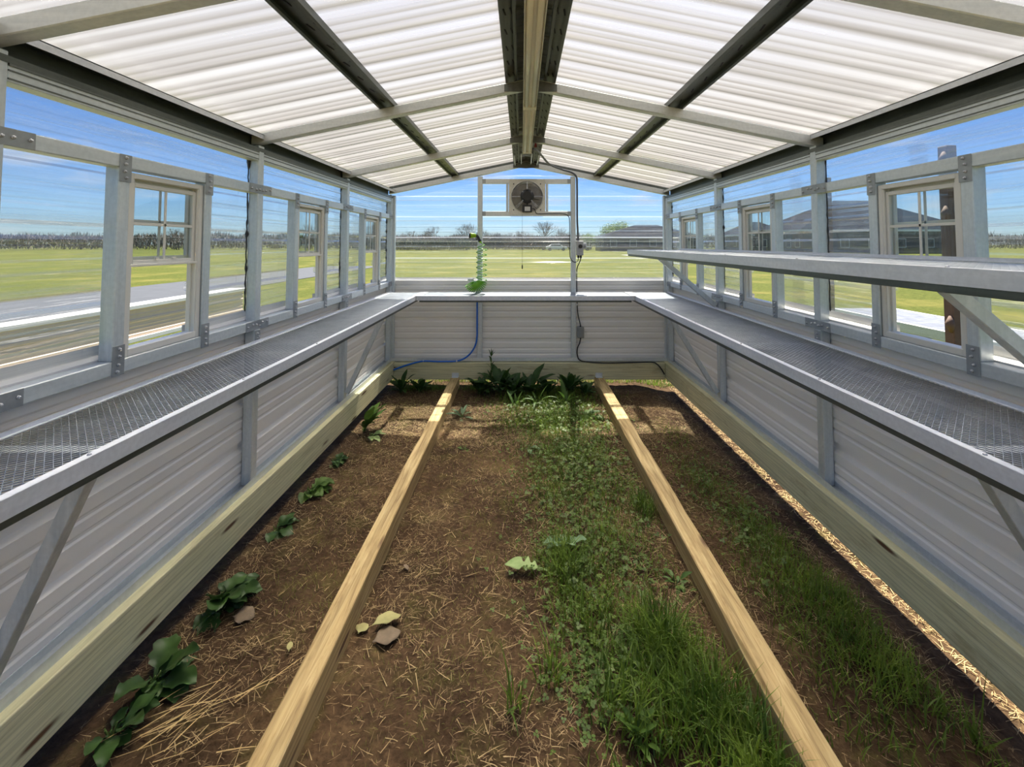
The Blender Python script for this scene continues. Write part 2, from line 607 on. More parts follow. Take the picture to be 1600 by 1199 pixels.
def tag(o, label=None, cat=None, group=None, kind=None):
    if label: o['label'] = label
    if cat: o['category'] = cat
    if group: o['group'] = group
    if kind: o['kind'] = kind
    return o


def empty(name, loc=(0, 0, 0), **kw):
    o = bpy.data.objects.new(name, None)
    o.location = loc
    o.empty_display_size = 0.1
    COL.objects.link(o)
    return tag(o, **kw)


def copy_tree(o, parent=None):
    c = o.copy()
    COL.objects.link(c)
    c.parent = parent
    for ch in list(o.children):
        copy_tree(ch, c)
    return c

# ------------------------------------------------------------ building dimensions
W = 1.47                 # inner face of the side posts
T = 0.05                 # steel tube size
POST = [1.17, 2.38, 3.59, 4.805]
BAY = [1.775, 2.985, 4.195]
STUD = 0.212
Y0, Y1 = -0.35, 4.83     # side wall run
ZB = 0.255               # top of perimeter beam
ZM = 1.15                # top of metal siding
RX = -0.035              # ridge line
SL = 0.207
RZ = 2.33                # underside of rafters at the ridge
PITCH = 0.2245

def roofz(x, base=RZ):
    return base - SL * abs(x - RX)


def rib_profile(z0, z1, first, out, dep=0.024, minor=0.0045):
    """(z, offset) list; major ribs stand outward"""
    pts = []
    k = int((z0 - first) / PITCH) - 2
    while first + k * PITCH < z1 + PITCH:
        c = first + k * PITCH
        for dz, d in ((-0.028, 0), (-0.016, 1), (0.016, 1), (0.028, 0)):
            pts.append((c + dz, d * dep))
        for m_ in (0.085, 0.140):
            for dz, d in ((-0.012, 0), (-0.004, 1), (0.004, 1), (0.012, 0)):
                pts.append((c + m_ + dz, d * minor))
        k += 1
    def at(z):
        for (a, da), (b, db) in zip(pts, pts[1:]):
            if a <= z <= b:
                return da + (db - da) * (z - a) / (b - a)
        return 0
    r = [(z0, at(z0))] + [p for p in pts if z0 < p[0] < z1] + [(z1, at(z1))]
    return [(z, out * d) for z, d in r]

# ------------------------------------------------------------ side walls
def screw(mb, x, y, z, s):
    mb.tube([(x, y, z), (x - s * 0.0035, y, z)], [0.0058, 0.0052], 8)
    mb.tube([(x - s * 0.0035, y, z), (x - s * 0.0075, y, z)], [0.0045, 0.0032], 6)


def side_wall(s, side):
    root = empty('wall_' + side, (s * 1.5, 2.4, ZB), kind='structure')
    xi, xo = s * W, s * (W + T)
    xp = s * (W + T + 0.003)
    # ribbed metal siding below, notched under the windows
    mb = MB()
    def sheet(y0, y1, z0, z1, first, mbx):
        pr = rib_profile(z0, z1, first, s)
        n = max(1, int((y1 - y0) / 0.6))
        rows = []
        for i in range(n + 1):
            y = y0 + (y1 - y0) * i / n
            rows.append([(xp + d, y, z) for z, d in pr])
        mbx.strip(rows)
    ww = 0.178
    sheet(Y0, Y1 + 0.06, ZB + 0.005, 1.10, 0.235, mb)
    segs = []
    a = Y0
    for b in BAY:
        segs.append((a, b - ww)); a = b + ww
    segs.append((a, Y1 + 0.06))
    for y0, y1 in segs:
        sheet(y0, y1, 1.10, ZM, 0.235, mb)
    mb.build('metal_siding', M['siding'], root)
    mb = MB()
    for y0, y1 in segs:
        sheet(y0, y1, ZM - 0.03, 1.765, 0.195, mb)
    sheet(Y0, Y1 + 0.06, 1.765, 2.0, 0.195, mb)
    for v in range(len(mb.v)):
        x, y, z = mb.v[v]
        mb.v[v] = (x - s * 0.0015, y, z)
    mb.build('clear_panel', M['clear_y'], root)
    # base track on the timber
    MB().box(xi, s * (W + 0.055), Y0, Y1, ZB, ZB + 0.004).box(xi - s * 0.003, xi - s * 0.0005, Y0, Y1, ZB, ZB + 0.034).box(s * (W + 0.05), s * (W + 0.053), Y0, Y1, ZB, ZB + 0.03) \
        .build('base_track', M['galv_y'], root)
    for y in POST:
        MB().box(xi, xo, y - T / 2, y + T / 2, ZB + 0.006, 2.022).build('post', M['galv_z'], root, 0.003)
        pts = []
        zz = ZM
        while zz < 1.97:
            pts.append((xo + s * 0.001, y - T / 2 - 0.004 + random.uniform(-0.003, 0.003), zz))
            zz += 0.02
        rr = [0.003 + 0.004 * (random.random() ** 6) + (0.006 if random.random() < 0.05 else 0) for _ in pts]
        MB().tube(pts, rr, 6).build('sealant_bead', M['sealant'], root, 0, True)
    for b in BAY:
        for q in (-STUD, STUD):
            MB().box(xi + s * 0.001, xo, b + q - 0.0225, b + q + 0.0225, 1.099, 1.768).build('stud', M['galv_z'], root, 0.003)
    edges = [Y0] + POST
    for i in range(len(edges) - 1):
        a, b = edges[i] + (T / 2 if i else 0), edges[i + 1] - T / 2
        MB().box(xi, xo, a, b, 1.765, 1.812).build('upper_rail', M['galv_y'], root, 0.003)
        MB().box(xi, xo, a, b, 1.052, 1.100).build('lower_rail', M['galv_y'], root, 0.003)
    # splice plates with their screws
    def plate(y0, y1, z0, z1, spots):
        p = MB().box(xi, xi - s * 0.002, y0, y1, z0, z1).build('splice_plate', M['plate'], root, 0.0007)
        for (y, z) in spots:
            m2 = MB()
            screw(m2, xi - s * 0.002, y, z, s)
            m2.build('screw', M['screw'], p, 0, True)
    for b in BAY:
        for q in (-STUD, STUD):
            y = b + q
            plate(y - 0.024, y + 0.024, 1.716, 1.812, [(y + random.uniform(-.005, .005), z) for z in (1.730, 1.752, 1.778, 1.800)])
            plate(y - 0.024, y + 0.024, 1.047, 1.150, [(y + random.uniform(-.005, .005), z) for z in (1.062, 1.084, 1.112, 1.136)])
    for y in POST[:-1]:
        for z in (1.789, 1.075):
            plate(y - 0.100, y + 0.100, z - 0.024, z + 0.024, [(y + d, z + random.uniform(-.007, .007)) for d in (-0.085, -0.042, -0.014, 0.014, 0.042, 0.085)])
        plate(y - 0.024, y + 0.024, 0.992, 1.046, [(y, 1.005), (y, 1.028)])
    y = POST[-1]
    for z in (1.789, 1.075):
        plate(y - 0.10, y + 0.02, z - 0.024, z + 0.024, [(y - 0.085, z), (y - 0.04, z), (y, z)])
    # eave: rail, open channel and drip lip
    for i in range(len(edges) - 1):
        a, b = edges[i] + (T / 2 if i else 0), edges[i + 1] - T / 2
        MB().box(xi + s * 0.001, xo, a, b, 1.938, 1.985).build('eave_rail', M['galv_y'], root, 0.002)
        MB().box(xi - s * 0.001, xi + s * 0.002, a, b, 1.945, 1.949).box(xi - s * 0.001, xi + s * 0.002, a, b, 1.968, 1.972) \
            .box(xi - s * 0.003, xi + s * 0.002, a, b, 1.982, 1.988).build('eave_rail_rib', M['ridge'], root)
    pr = [(s * (W + 0.000), 2.008), (s * (W + 0.000), 1.990), (s * (W + 0.05), 1.990), (s * (W + 0.05), 2.072), (s * (W - 0.005), 2.072)]
    if s > 0: pr = pr[::-1]
    MB().thick_polyline(pr, 'Y', Y0, Y1, 0.002).build('eave_channel', M['purlin'], root)
    MB().box(s * (W - 0.024), s * (W - 0.022), Y0, Y1, 2.052, 2.077).box(s * (W - 0.024), s * (W + 0.004), Y0, Y1, 2.0735, 2.077).build('eave_angle', M['rim'], root)
    return root

wl = side_wall(-1, 'left')
wr = side_wall(1, 'right')

# ------------------------------------------------------------ windows (single hung, lower sash pushed up)
def window(n, s, y):
    root = empty('window_%d' % n, (s * (W + 0.03), y, 1.10), kind='structure')
    y0, y1, z0, z1 = y - 0.186, y + 0.186, 1.101, 1.755
    xa, xb = s * (W + 0.008), s * (W + 0.056)
    f = 0.020
    MB().box(xa, xb, y0, y0 + f, z0, z1).box(xa, xb, y1 - f, y1, z0, z1).box(xa, xb, y0 + f, y1 - f, z1 - f, z1) \
        .box(xa, xb, y0 + f, y1 - f, z0, z0 + f + 0.006).build('window_frame', M['vinyl'], root, 0.002)
    MB().box(xa + s * 0.004, xa + s * 0.010, y0 + f, y0 + f + 0.007, z0 + f, z1 - f).box(xa + s * 0.004, xa + s * 0.010, y1 - f - 0.007, y1 - f, z0 + f, z1 - f) \
        .box(xa + s * 0.024, xa + s * 0.030, y0 + f, y0 + f + 0.009, z0 + f, z1 - f).box(xa + s * 0.024, xa + s * 0.030, y1 - f - 0.009, y1 - f, z0 + f, z1 - f) \
        .build('sash_track', M['vinyl'], root)
    zm = 1.418
    for k, (d, zb, zt) in enumerate(((0.012, zm, z1 - f - 0.012), (0.034, zm + 0.012, z1 - f))):
        xs, xe = xa + s * d, xa + s * (d + 0.015)
        a, b = y0 + f + 0.004, y1 - f - 0.004
        w_ = 0.017
        sash = MB().box(xs, xe, a, a + w_, zb, zt).box(xs, xe, b - w_, b, zb, zt).box(xs, xe, a + w_, b - w_, zt - w_, zt) \
            .box(xs, xe, a + w_, b - w_, zb, zb + 0.022).build(('inner_sash', 'outer_sash')[k], M['vinyl'], root, 0.0015)
        xm = (xs + xe) / 2
        MB().box(xm - 0.001, xm + 0.001, a + w_ - .002, b - w_ + .002, zb + 0.02, zt - w_ + .002).build('pane', M['glass'], sash)
        zc = (zb + 0.022 + zt - w_) / 2
        MB().box(xm - s * 0.006, xm - s * 0.002, y - 0.0055, y + 0.0055, zb + 0.02, zt - w_) \
            .box(xm - s * 0.006, xm - s * 0.002, a + w_, b - w_, zc - 0.0055, zc + 0.0055).build('grille', M['vinyl'], sash, 0.001)
        if k == 0:
            MB().box(xs, xs - s * 0.010, a - 0.002, b + 0.004, zb - 0.002, zb + 0.007).build('lift_rail', M['vinyl'], sash, 0.001)
            MB().box(xs, xs - s * 0.008, y - 0.05, y - 0.035, zb + 0.022, zb + 0.03).box(xs, xs - s * 0.008, y + 0.035, y + 0.05, zb + 0.022, zb + 0.03) \
                .build('latch', M['vinyl'], sash, 0.001)
    return root

i = 1
for s in (-1, 1):
    for b in BAY:
        window(i, s, b)
        i += 1

# ------------------------------------------------------------ far gable wall
YF = 4.83
def far_wall():
    root = empty('wall_far', (RX, YF + 0.03, ZB), kind='structure')
    yp = YF + T + 0.003
    def sheet(mb, xa, xb, z0, z1, first, sloped=False):
        pr = rib_profile(z0, z1, first, 1)
        r = []
        for z, d in pr:
            a, b = xa, xb
            if sloped:
                hw = max(0.0, (RZ + 0.075 - z) / SL)
                a, b = max(xa, RX - hw), min(xb, RX + hw)
            m_ = (a + b) / 2
            r.append([(a, yp + d, z), (m_, yp + d, z), (b, yp + d, z)])
        mb.strip(r)
    mb = MB()
    sheet(mb, -1.525, 1.525, ZB + 0.005, 1.135, 0.235)
    mb.build('metal_siding', M['siding'], root)
    mb = MB()
    sheet(mb, -1.525, 1.525, 1.115, 1.82, 0.20)
    sheet(mb, -1.525, -0.21, 1.82, 2.185, 0.20, True)
    sheet(mb, 0.165, 1.525, 1.82, 2.185, 0.20, True)
    sheet(mb, -1.525, 1.525, 2.185, RZ + 0.074, 0.20, True)
    mb.v = [(x, y - 0.0015, z) for x, y, z in mb.v]
    mb.build('clear_panel', M['clear_x'], root)
    MB().box(-W, W, YF, YF + 0.053, ZB, ZB + 0.004).box(-W, W, YF - 0.003, YF - 0.0005, ZB, ZB + 0.034).build('base_track', M['galv_x'], root)
    for x in (-0.531, 0.473):
        MB().box(x - 0.026, x + 0.026, YF, YF + T, ZB + 0.006, roofz(x)).build('stud', M['galv_z'], root, 0.003)
    for sx in (-1, 1):
        MB().box(sx * (W + 0.003), sx * (W - 0.022), YF + 0.004, YF + T, ZB + 0.006, 2.02).build('corner_post', M['galv_z'], root, 0.003)
    MB().box(-0.505, 0.447, YF + 0.001, YF + T, 2.150, 2.200).build('header_tube', M['galv_x'], root, 0.003)
    MB().box(-0.505, 0.447, YF + 0.001, YF + T, 1.800, 1.850).build('sill_tube', M['galv_x'], root, 0.003)
    for x in (-0.238, 0.192):
        MB().box(x - 0.012, x + 0.012, YF + 0.001, YF + T, 1.85, 2.15).build('jamb_tube', M['galv_z'], root, 0.002)
    for x in (-0.505, 0.447):
        for z in (2.175, 1.825):
            d = 1 if x < 0 else -1
            MB().box(x - d * 0.0, x + d * 0.035, YF - 0.002, YF + 0.001, z - 0.024, z + 0.024).build('splice_plate', M['plate'], root, 0.0007)
    return root

far_wall()

# ------------------------------------------------------------ ceiling: rafters, purlins, roof sheet
ceil = empty('ceiling', (RX, 2.4, RZ), kind='structure')
def rafter(y, dz=0.0):
    h = 0.052
    for sx in (-1, 1):
        xe = sx * 1.515
        a = (RX, RZ + dz); b = (xe, roofz(xe) + dz)
        MB().prism([a, b, (b[0], b[1] + h), (a[0], a[1] + h)] if sx > 0 else [a, (a[0], a[1] + h), (b[0], b[1] + h), b], 'Y', y - T / 2, y + T / 2) \
            .build('rafter', M['galv_x'], ceil, 0.003)
    g = [(RX - 0.14, roofz(RX - 0.14) + 0.006), (RX - 0.14, roofz(RX - 0.14) + 0.045), (RX, RZ + 0.045), (RX + 0.14, roofz(RX + 0.14) + 0.045),
         (RX + 0.14, roofz(RX + 0.14) + 0.006), (RX + 0.05, RZ - 0.024), (RX, RZ - 0.028), (RX - 0.05, RZ - 0.024)]
    g = [(x, z + dz) for x, z in g]
    MB().prism(g, 'Y', y - T / 2 - 0.004, y - T / 2 - 0.001).build('gusset_plate', M['ridge'], ceil)
for y in POST[:-1]:
    rafter(y)
rafter(YF + T / 2, 0.012)

def purlin(xc, w, mat='purlin'):
    base = RZ + 0.054
    pr = [(-w / 2 + 0.012, 0.0), (-w / 2, 0.0), (-w / 2, 0.026), (w / 2, 0.026), (w / 2, 0.0), (w / 2 - 0.012, 0.0)]
    sgn = -1 if xc < RX else 1
    P = [(xc + u, roofz(xc + u, base) + v) for u, v in pr]
    mb = MB().thick_polyline(P[::-1], 'Y', Y0, YF + T, 0.0015)
    y = 1.2
    m2 = MB()
    while y < YF:
        for u in (-0.012, 0.014):
            z = roofz(xc + u, base) + 0.0255
            m2.bar((xc + u - 0.004, y - 0.022, z - 0.002), (xc + u + 0.004, y + 0.022, z - 0.002), 0.006, 0.002)
        y += 0.16
    o = mb.build('purlin', M[mat], ceil)
    m2.build('slot', M['sealant'], o)
for xc in (-0.80, 0.735):
    purlin(xc, 0.082)
for xc in (RX - 0.102, RX + 0.102):
    purlin(xc, 0.062, 'ridge')
for sx in (-1, 1):
    # dark strip standing in for the shaded gap over the gable rafter
    a, b = (RX, RZ + 0.066), (sx * 1.515, roofz(sx * 1.515) + 0.066)
    MB().prism([a, b, (b[0], b[1] + 0.024), (a[0], a[1] + 0.024)] if sx > 0 else [a, (a[0], a[1] + 0.024), (b[0], b[1] + 0.024), b], 'Y', YF + 0.006, YF + T) \
        .build('gable_shade_strip', M['purlin'], ceil)
# roof sheets
def roof_sheet(sx):
    pr = rib_profile(Y0 - 0.1, YF + 0.14, 0.12, 1, 0.0085, 0.002)
    xe = sx * 1.60
    base = RZ + 0.083
    rows = []
    for t in np.linspace(0, 1, 5):
        x = RX + (xe - RX) * t
        rows.append([(x, y, roofz(x, base) + d) for y, d in pr])
    if sx > 0:
        rows = rows[::-1]
    MB().strip(rows).build('roof_panel', M['roof'], ceil, 0, True)
roof_sheet(-1)
roof_sheet(1)
# ridge cap over the joint and its closed underside
w_ = 0.134
b_ = RZ + 0.104
MB().thick_polyline([(RX - w_, roofz(RX - w_, b_)), (RX, b_), (RX + w_, roofz(RX + w_, b_))], 'Y', Y0 - 0.1, YF + 0.14, 0.0015).build('ridge_cap', M['ridge'], ceil)
for x in (-0.118, -0.052, 0.052, 0.118):
    MB().box(RX + x - 0.005, RX + x + 0.005, 4.30, YF + 0.001, roofz(RX + x) + 0.04, roofz(RX + x) + 0.052).build('ridge_strap', M['rim'], ceil)

# ------------------------------------------------------------ timber base
def beam(name, label, x0, x1, y0, y1, z0, z1, mat):
    loc = ((x0 + x1) / 2, (y0 + y1) / 2, z0)
    r = empty(name, loc, label=label, cat='timber beam')
    MB().box(x0, x1, y0, y1, z0, z1).build('timber', mat, r, 0.004, False, 2)
    return r

bl = beam('perimeter_beam', 'treated pine beam under the left metal wall, behind the leafy weeds', -1.53, -1.43, Y0, 4.885, 0.085, ZB, M['beam_y'])
br = beam('perimeter_beam', 'treated pine beam under the right metal wall, with a sunlit strip below it', 1.43, 1.53, Y0, 4.885, 0.085, ZB, M['beam_y'])
bf = beam('perimeter_beam', 'knotty treated pine beam crossing below the far wall', -1.428, 1.428, 4.785, 4.885, 0.072, ZB - 0.01, M['beam_x'])
def gnarl(mb, x0, x1, y0, y1, z0, z1, seed):
    """timber skid with slightly waney worn edges"""
    n = 120
    prof = [(x0, z0), (x0, z1 - 0.004), (x0 + 0.004, z1), (x1 - 0.004, z1), (x1, z1 - 0.004), (x1, z0)]
    rows = []
    for i in range(n + 1):
        y = y0 + (y1 - y0) * i / n
        e = max(0, mn.noise(Vector((seed, y * 1.6, 0)))) ** 2 * 0.10
        e2 = max(0, mn.noise(Vector((seed + 9, y * 2.3, 3)))) ** 2 * 0.05
        j = mn.noise(Vector((seed, y * 22, 5))) * 0.0012
        p = [(x0, z0), (x0, z1 - 0.005 - e), (x0 + 0.005 + e * 0.6 + j, z1), (x1 - 0.004 - e2 * .6, z1 + j), (x1, z1 - 0.004 - e2), (x1, z0)]
        rows.append([(a, y, b) for a, b in p])
    mb.strip(rows)
    mb.add([(a, y0, b) for a, b in prof], [tuple(range(6))])
    mb.add([(a, y1, b) for a, b in prof], [tuple(range(5, -1, -1))])
def joist(label, x0, x1, seed):
    r = empty('floor_joist', ((x0 + x1) / 2, 2.3, 0.0), label=label, cat='timber joist')
    mb = MB()
    gnarl(mb, x0, x1, -0.3, 4.783, -0.03, 0.103, seed)
    mb.build('timber', M['joist'], r)
    xm = (x0 + x1) / 2
    MB().box(xm - 0.036, xm + 0.036, 4.742, 4.784, 0.1035, 0.1055).box(xm - 0.036, xm + 0.036, 4.781, 4.784, 0.1055, 0.145).build('metal_clip', M['galv'], r)
    return r
joist('weathered timber joist on the soil, the left of the two', -0.823, -0.735, 2)
joist('weathered timber joist beside the right-hand grass, the right of the two', 0.680, 0.778, 31)

# ------------------------------------------------------------ benches
def mesh_top(x0, x1, y0, y1, z, lwd_axis='X'):
    """expanded metal: zigzag strands joined at knuckles, each strand with its own thickness"""
    SW, LW = 0.0105, 0.022
    if lwd_axis == 'X':
        nl, ns = int(round((x1 - x0) / LW)), int(round((y1 - y0) / SW))
    else:
        nl, ns = int(round((y1 - y0) / LW)), int(round((x1 - x0) / SW))
    L = (x1 - x0) if lwd_axis == 'X' else (y1 - y0)
    D = (y1 - y0) if lwd_axis == 'X' else (x1 - x0)
    lw, sw = L / nl, D / ns
    k = np.arange(2 * nl + 1)
    u = k * lw / 2
    V, F = [], []
    base = 0
    w, t = 0.0011, 0.0008
    for r in range(ns):
        c = (r + 0.5) * sw
        amp = sw / 2
        sg = np.where((k + r) % 2 == 0, 1.0, -1.0)
        cc = c + sg * amp
        pts = []
        for dc, dz in ((-w, -t), (w, -t + 0.0006), (w, t + 0.0006), (-w, t)):
            pts.append(np.stack([u, cc + dc, np.full_like(u, z + dz)], 1))
        P = np.stack(pts, 1)                # (n,4,3)
        n = len(u)
        V.append(P.reshape(-1, 3))
        i0 = base + np.arange(n - 1) * 4
        for a in range(4):
            b = (a + 1) % 4
            F.append(np.stack([i0 + a, i0 + 4 + a, i0 + 4 + b, i0 + b], 1))
        base += n * 4
    V = np.concatenate(V)
    F = np.concatenate(F)
    if lwd_axis == 'X':
        V[:, 0] += x0; V[:, 1] += y0
    else:
        V = np.stack([V[:, 1] + x0, V[:, 0] + y0, V[:, 2]], 1)
    return V, F


def np_mesh(name, V, F, mat, parent=None, smooth=False):
    o_ = worldloc(parent) if parent is not None else Vector((0, 0, 0))
    V = np.asarray(V, dtype=np.float32) - np.array(o_[:], dtype=np.float32)
    F = np.asarray(F, dtype=np.int32)
    me = bpy.data.meshes.new(name)
    me.vertices.add(len(V))
    me.vertices.foreach_set('co', V.ravel())
    nf, k = F.shape
    me.loops.add(nf * k)
    me.loops.foreach_set('vertex_index', F.ravel())
    me.polygons.add(nf)
    me.polygons.foreach_set('loop_start', np.arange(nf, dtype=np.int32) * k)
    me.polygons.foreach_set('loop_total', np.full(nf, k, dtype=np.int32))
    if smooth:
        me.polygons.foreach_set('use_smooth', np.ones(nf, dtype=bool))
    me.materials.append(mat)
    me.update(calc_edges=True)
    me.validate()
    o = bpy.data.objects.new(name, me)
    COL.objects.link(o)
    o.parent = parent
    return o


def side_bench(label, s, xf, y0, y1, zt, name='mesh_bench', braces=(1.17, 3.59), low=0.33, cat='bench'):
    xw = s * (W - 0.003)
    root = empty(name, ((xf + xw) / 2, (y0 + y1) / 2, zt), label=label, cat=cat)
    # front edge: bright angle over a recessed tube
    MB().box(xf, xf + s * 0.026, y0, y1, zt - 0.002, zt).box(xf, xf + s * 0.0025, y0, y1, zt - 0.044, zt).build('front_edge', M['rim'], root, 0.0008)
    MB().box(xf + s * 0.006, xf + s * 0.030, y0, y1, zt - 0.064, zt - 0.012).build('front_tube', M['purlin'], root, 0.002)
    MB().box(xw, xw - s * 0.014, y0, y1, zt - 0.002, zt).box(xw, xw - s * 0.002, y0, y1, zt - 0.002, zt + 0.012).build('wall_angle', M['rim'], root)
    for y in POST[:-1]:
        if y0 < y < y1:
            MB().box(xf + s * 0.031, xw - s * 0.002, y - 0.02, y + 0.02, zt - 0.045, zt - 0.008).build('cross_bar', M['galv_x'], root, 0.002)
    V, F = mesh_top(min(xf + s * 0.026, xw - s * 0.012), max(xf + s * 0.026, xw - s * 0.012), y0, y1, zt - 0.004)
    np_mesh('mesh_top', V, F, M['mesh'], root)
    for y in braces:
        a, b = Vector((xf + s * 0.055, y, zt - 0.055)), Vector((s * (W - 0.016), y, low))
        br_ = MB().bar(a, b, 0.036, 0.032, (0, 1, 0)).build('brace', M['galv_z'], root, 0.002)
    yy = y0 + 0.25
    while yy < y1 - 0.1:
        m2 = MB().tube([(xf + s * 0.013, yy, zt), (xf + s * 0.013, yy, zt + 0.003)], [0.005, 0.004], 8)
        m2.build('screw', M['screw'], root, 0, True)
        yy += 0.61
    return root

side_bench('long mesh-topped metal bench along the left wall', -1, -1.125, Y0, 4.80, 0.985)
side_bench('long lower mesh-topped metal bench along the right wall, below the shelf', 1, 1.035, Y0, 4.80, 0.985)
side_bench('upper metal mesh shelf on the right wall, braced above the bench', 1, 0.962, Y0, 4.45, 1.442, 'mesh_shelf', (1.17, 3.59), 1.01, 'shelf')

def far_bench():
    zt = 0.985
    x0, x1, yf, yb = -1.122, 1.032, 4.45, 4.826
    root = empty('mesh_bench', (RX, 4.64, zt), label='short mesh-topped metal bench across the far wall, under the green hose', cat='bench')
    MB().box(x0, x1, yf, yf + 0.026, zt - 0.001, zt + 0.001).box(x0, x1, yf, yf + 0.0025, zt - 0.044, zt + 0.001).build('front_edge', M['rim'], root, 0.0008)
    MB().box(x0 + .03, x1 - .03, yf + 0.006, yf + 0.03, zt - 0.062, zt - 0.012).build('front_tube', M['purlin'], root, 0.002)
    MB().box(x0, x1, yb - 0.014, yb, zt - 0.002, zt).build('wall_angle', M['rim'], root)
    V, F = mesh_top(x0 + .03, x1 - .03, yf + 0.026, yb - 0.012, zt - 0.003)
    np_mesh('mesh_top', V, F, M['mesh'], root)
    for x in (x0 - 0.03, x1 - 0.03):
        MB().box(x, x + 0.085, yf - 0.005, yb - 0.05, zt + 0.0012, zt + 0.003).build('corner_plate', M['rim'], root)
    return root
far_bench()

# ------------------------------------------------------------ ridge strip lights
def strip_light(label, y0, y1):
    x0, x1 = -0.074, 0.002
    root = empty('strip_light', ((x0 + x1) / 2, (y0 + y1) / 2, 2.30), label=label, cat='ceiling light')
    xm = (x0 + x1) / 2
    prof = [(x0, 2.325), (x0, 2.300), (x0 + 0.006, 2.290), (x1 - 0.006, 2.290), (x1, 2.300), (x1, 2.325)]
    MB().prism(prof, 'Y', y0, y1).build('housing', M['lightbody'], root, 0.001)
    for x in (xm - 0.018, xm + 0.018):
        MB().tube([(x, y0 + 0.01, 2.290), (x, y1 - 0.01, 2.290)], 0.011, 12).build('lamp_tube', M['lens'], root, 0, True)
    MB().box(xm - 0.003, xm + 0.003, y0 + 0.01, y1 - 0.01, 2.286, 2.290).build('centre_rib', M['lightbody'], root)
    for ye in (y0, y1 - 0.022):
        MB().box(x0 - 0.001, x1 + 0.001, ye, ye + 0.022, 2.279, 2.3255).build('end_cap', M['lightbody'], root, 0.002)
    for x in (x0 + 0.002, x1 - 0.002):
        MB().box(x - 0.002, x + 0.002, y0, y1, 2.284, 2.296).build('side_flange', M['vinyl'], root)
    return root
strip_light('slim strip light along the ridge, the far one, its end by the fan wall', 2.575, 3.86)
strip_light('slim strip light along the ridge, the near one overhead', 1.28, 2.565)
tag(MB().tube([(0.032, 3.66, 2.305), (0.032, 3.66, 2.345)], 0.009, 10).box(0.022, 0.042, 3.65, 3.67, 2.29, 2.312).build('wire_connector', M['red'], None, 0, False),
    'small dark red wire connector hanging beside the far strip light', 'connector')

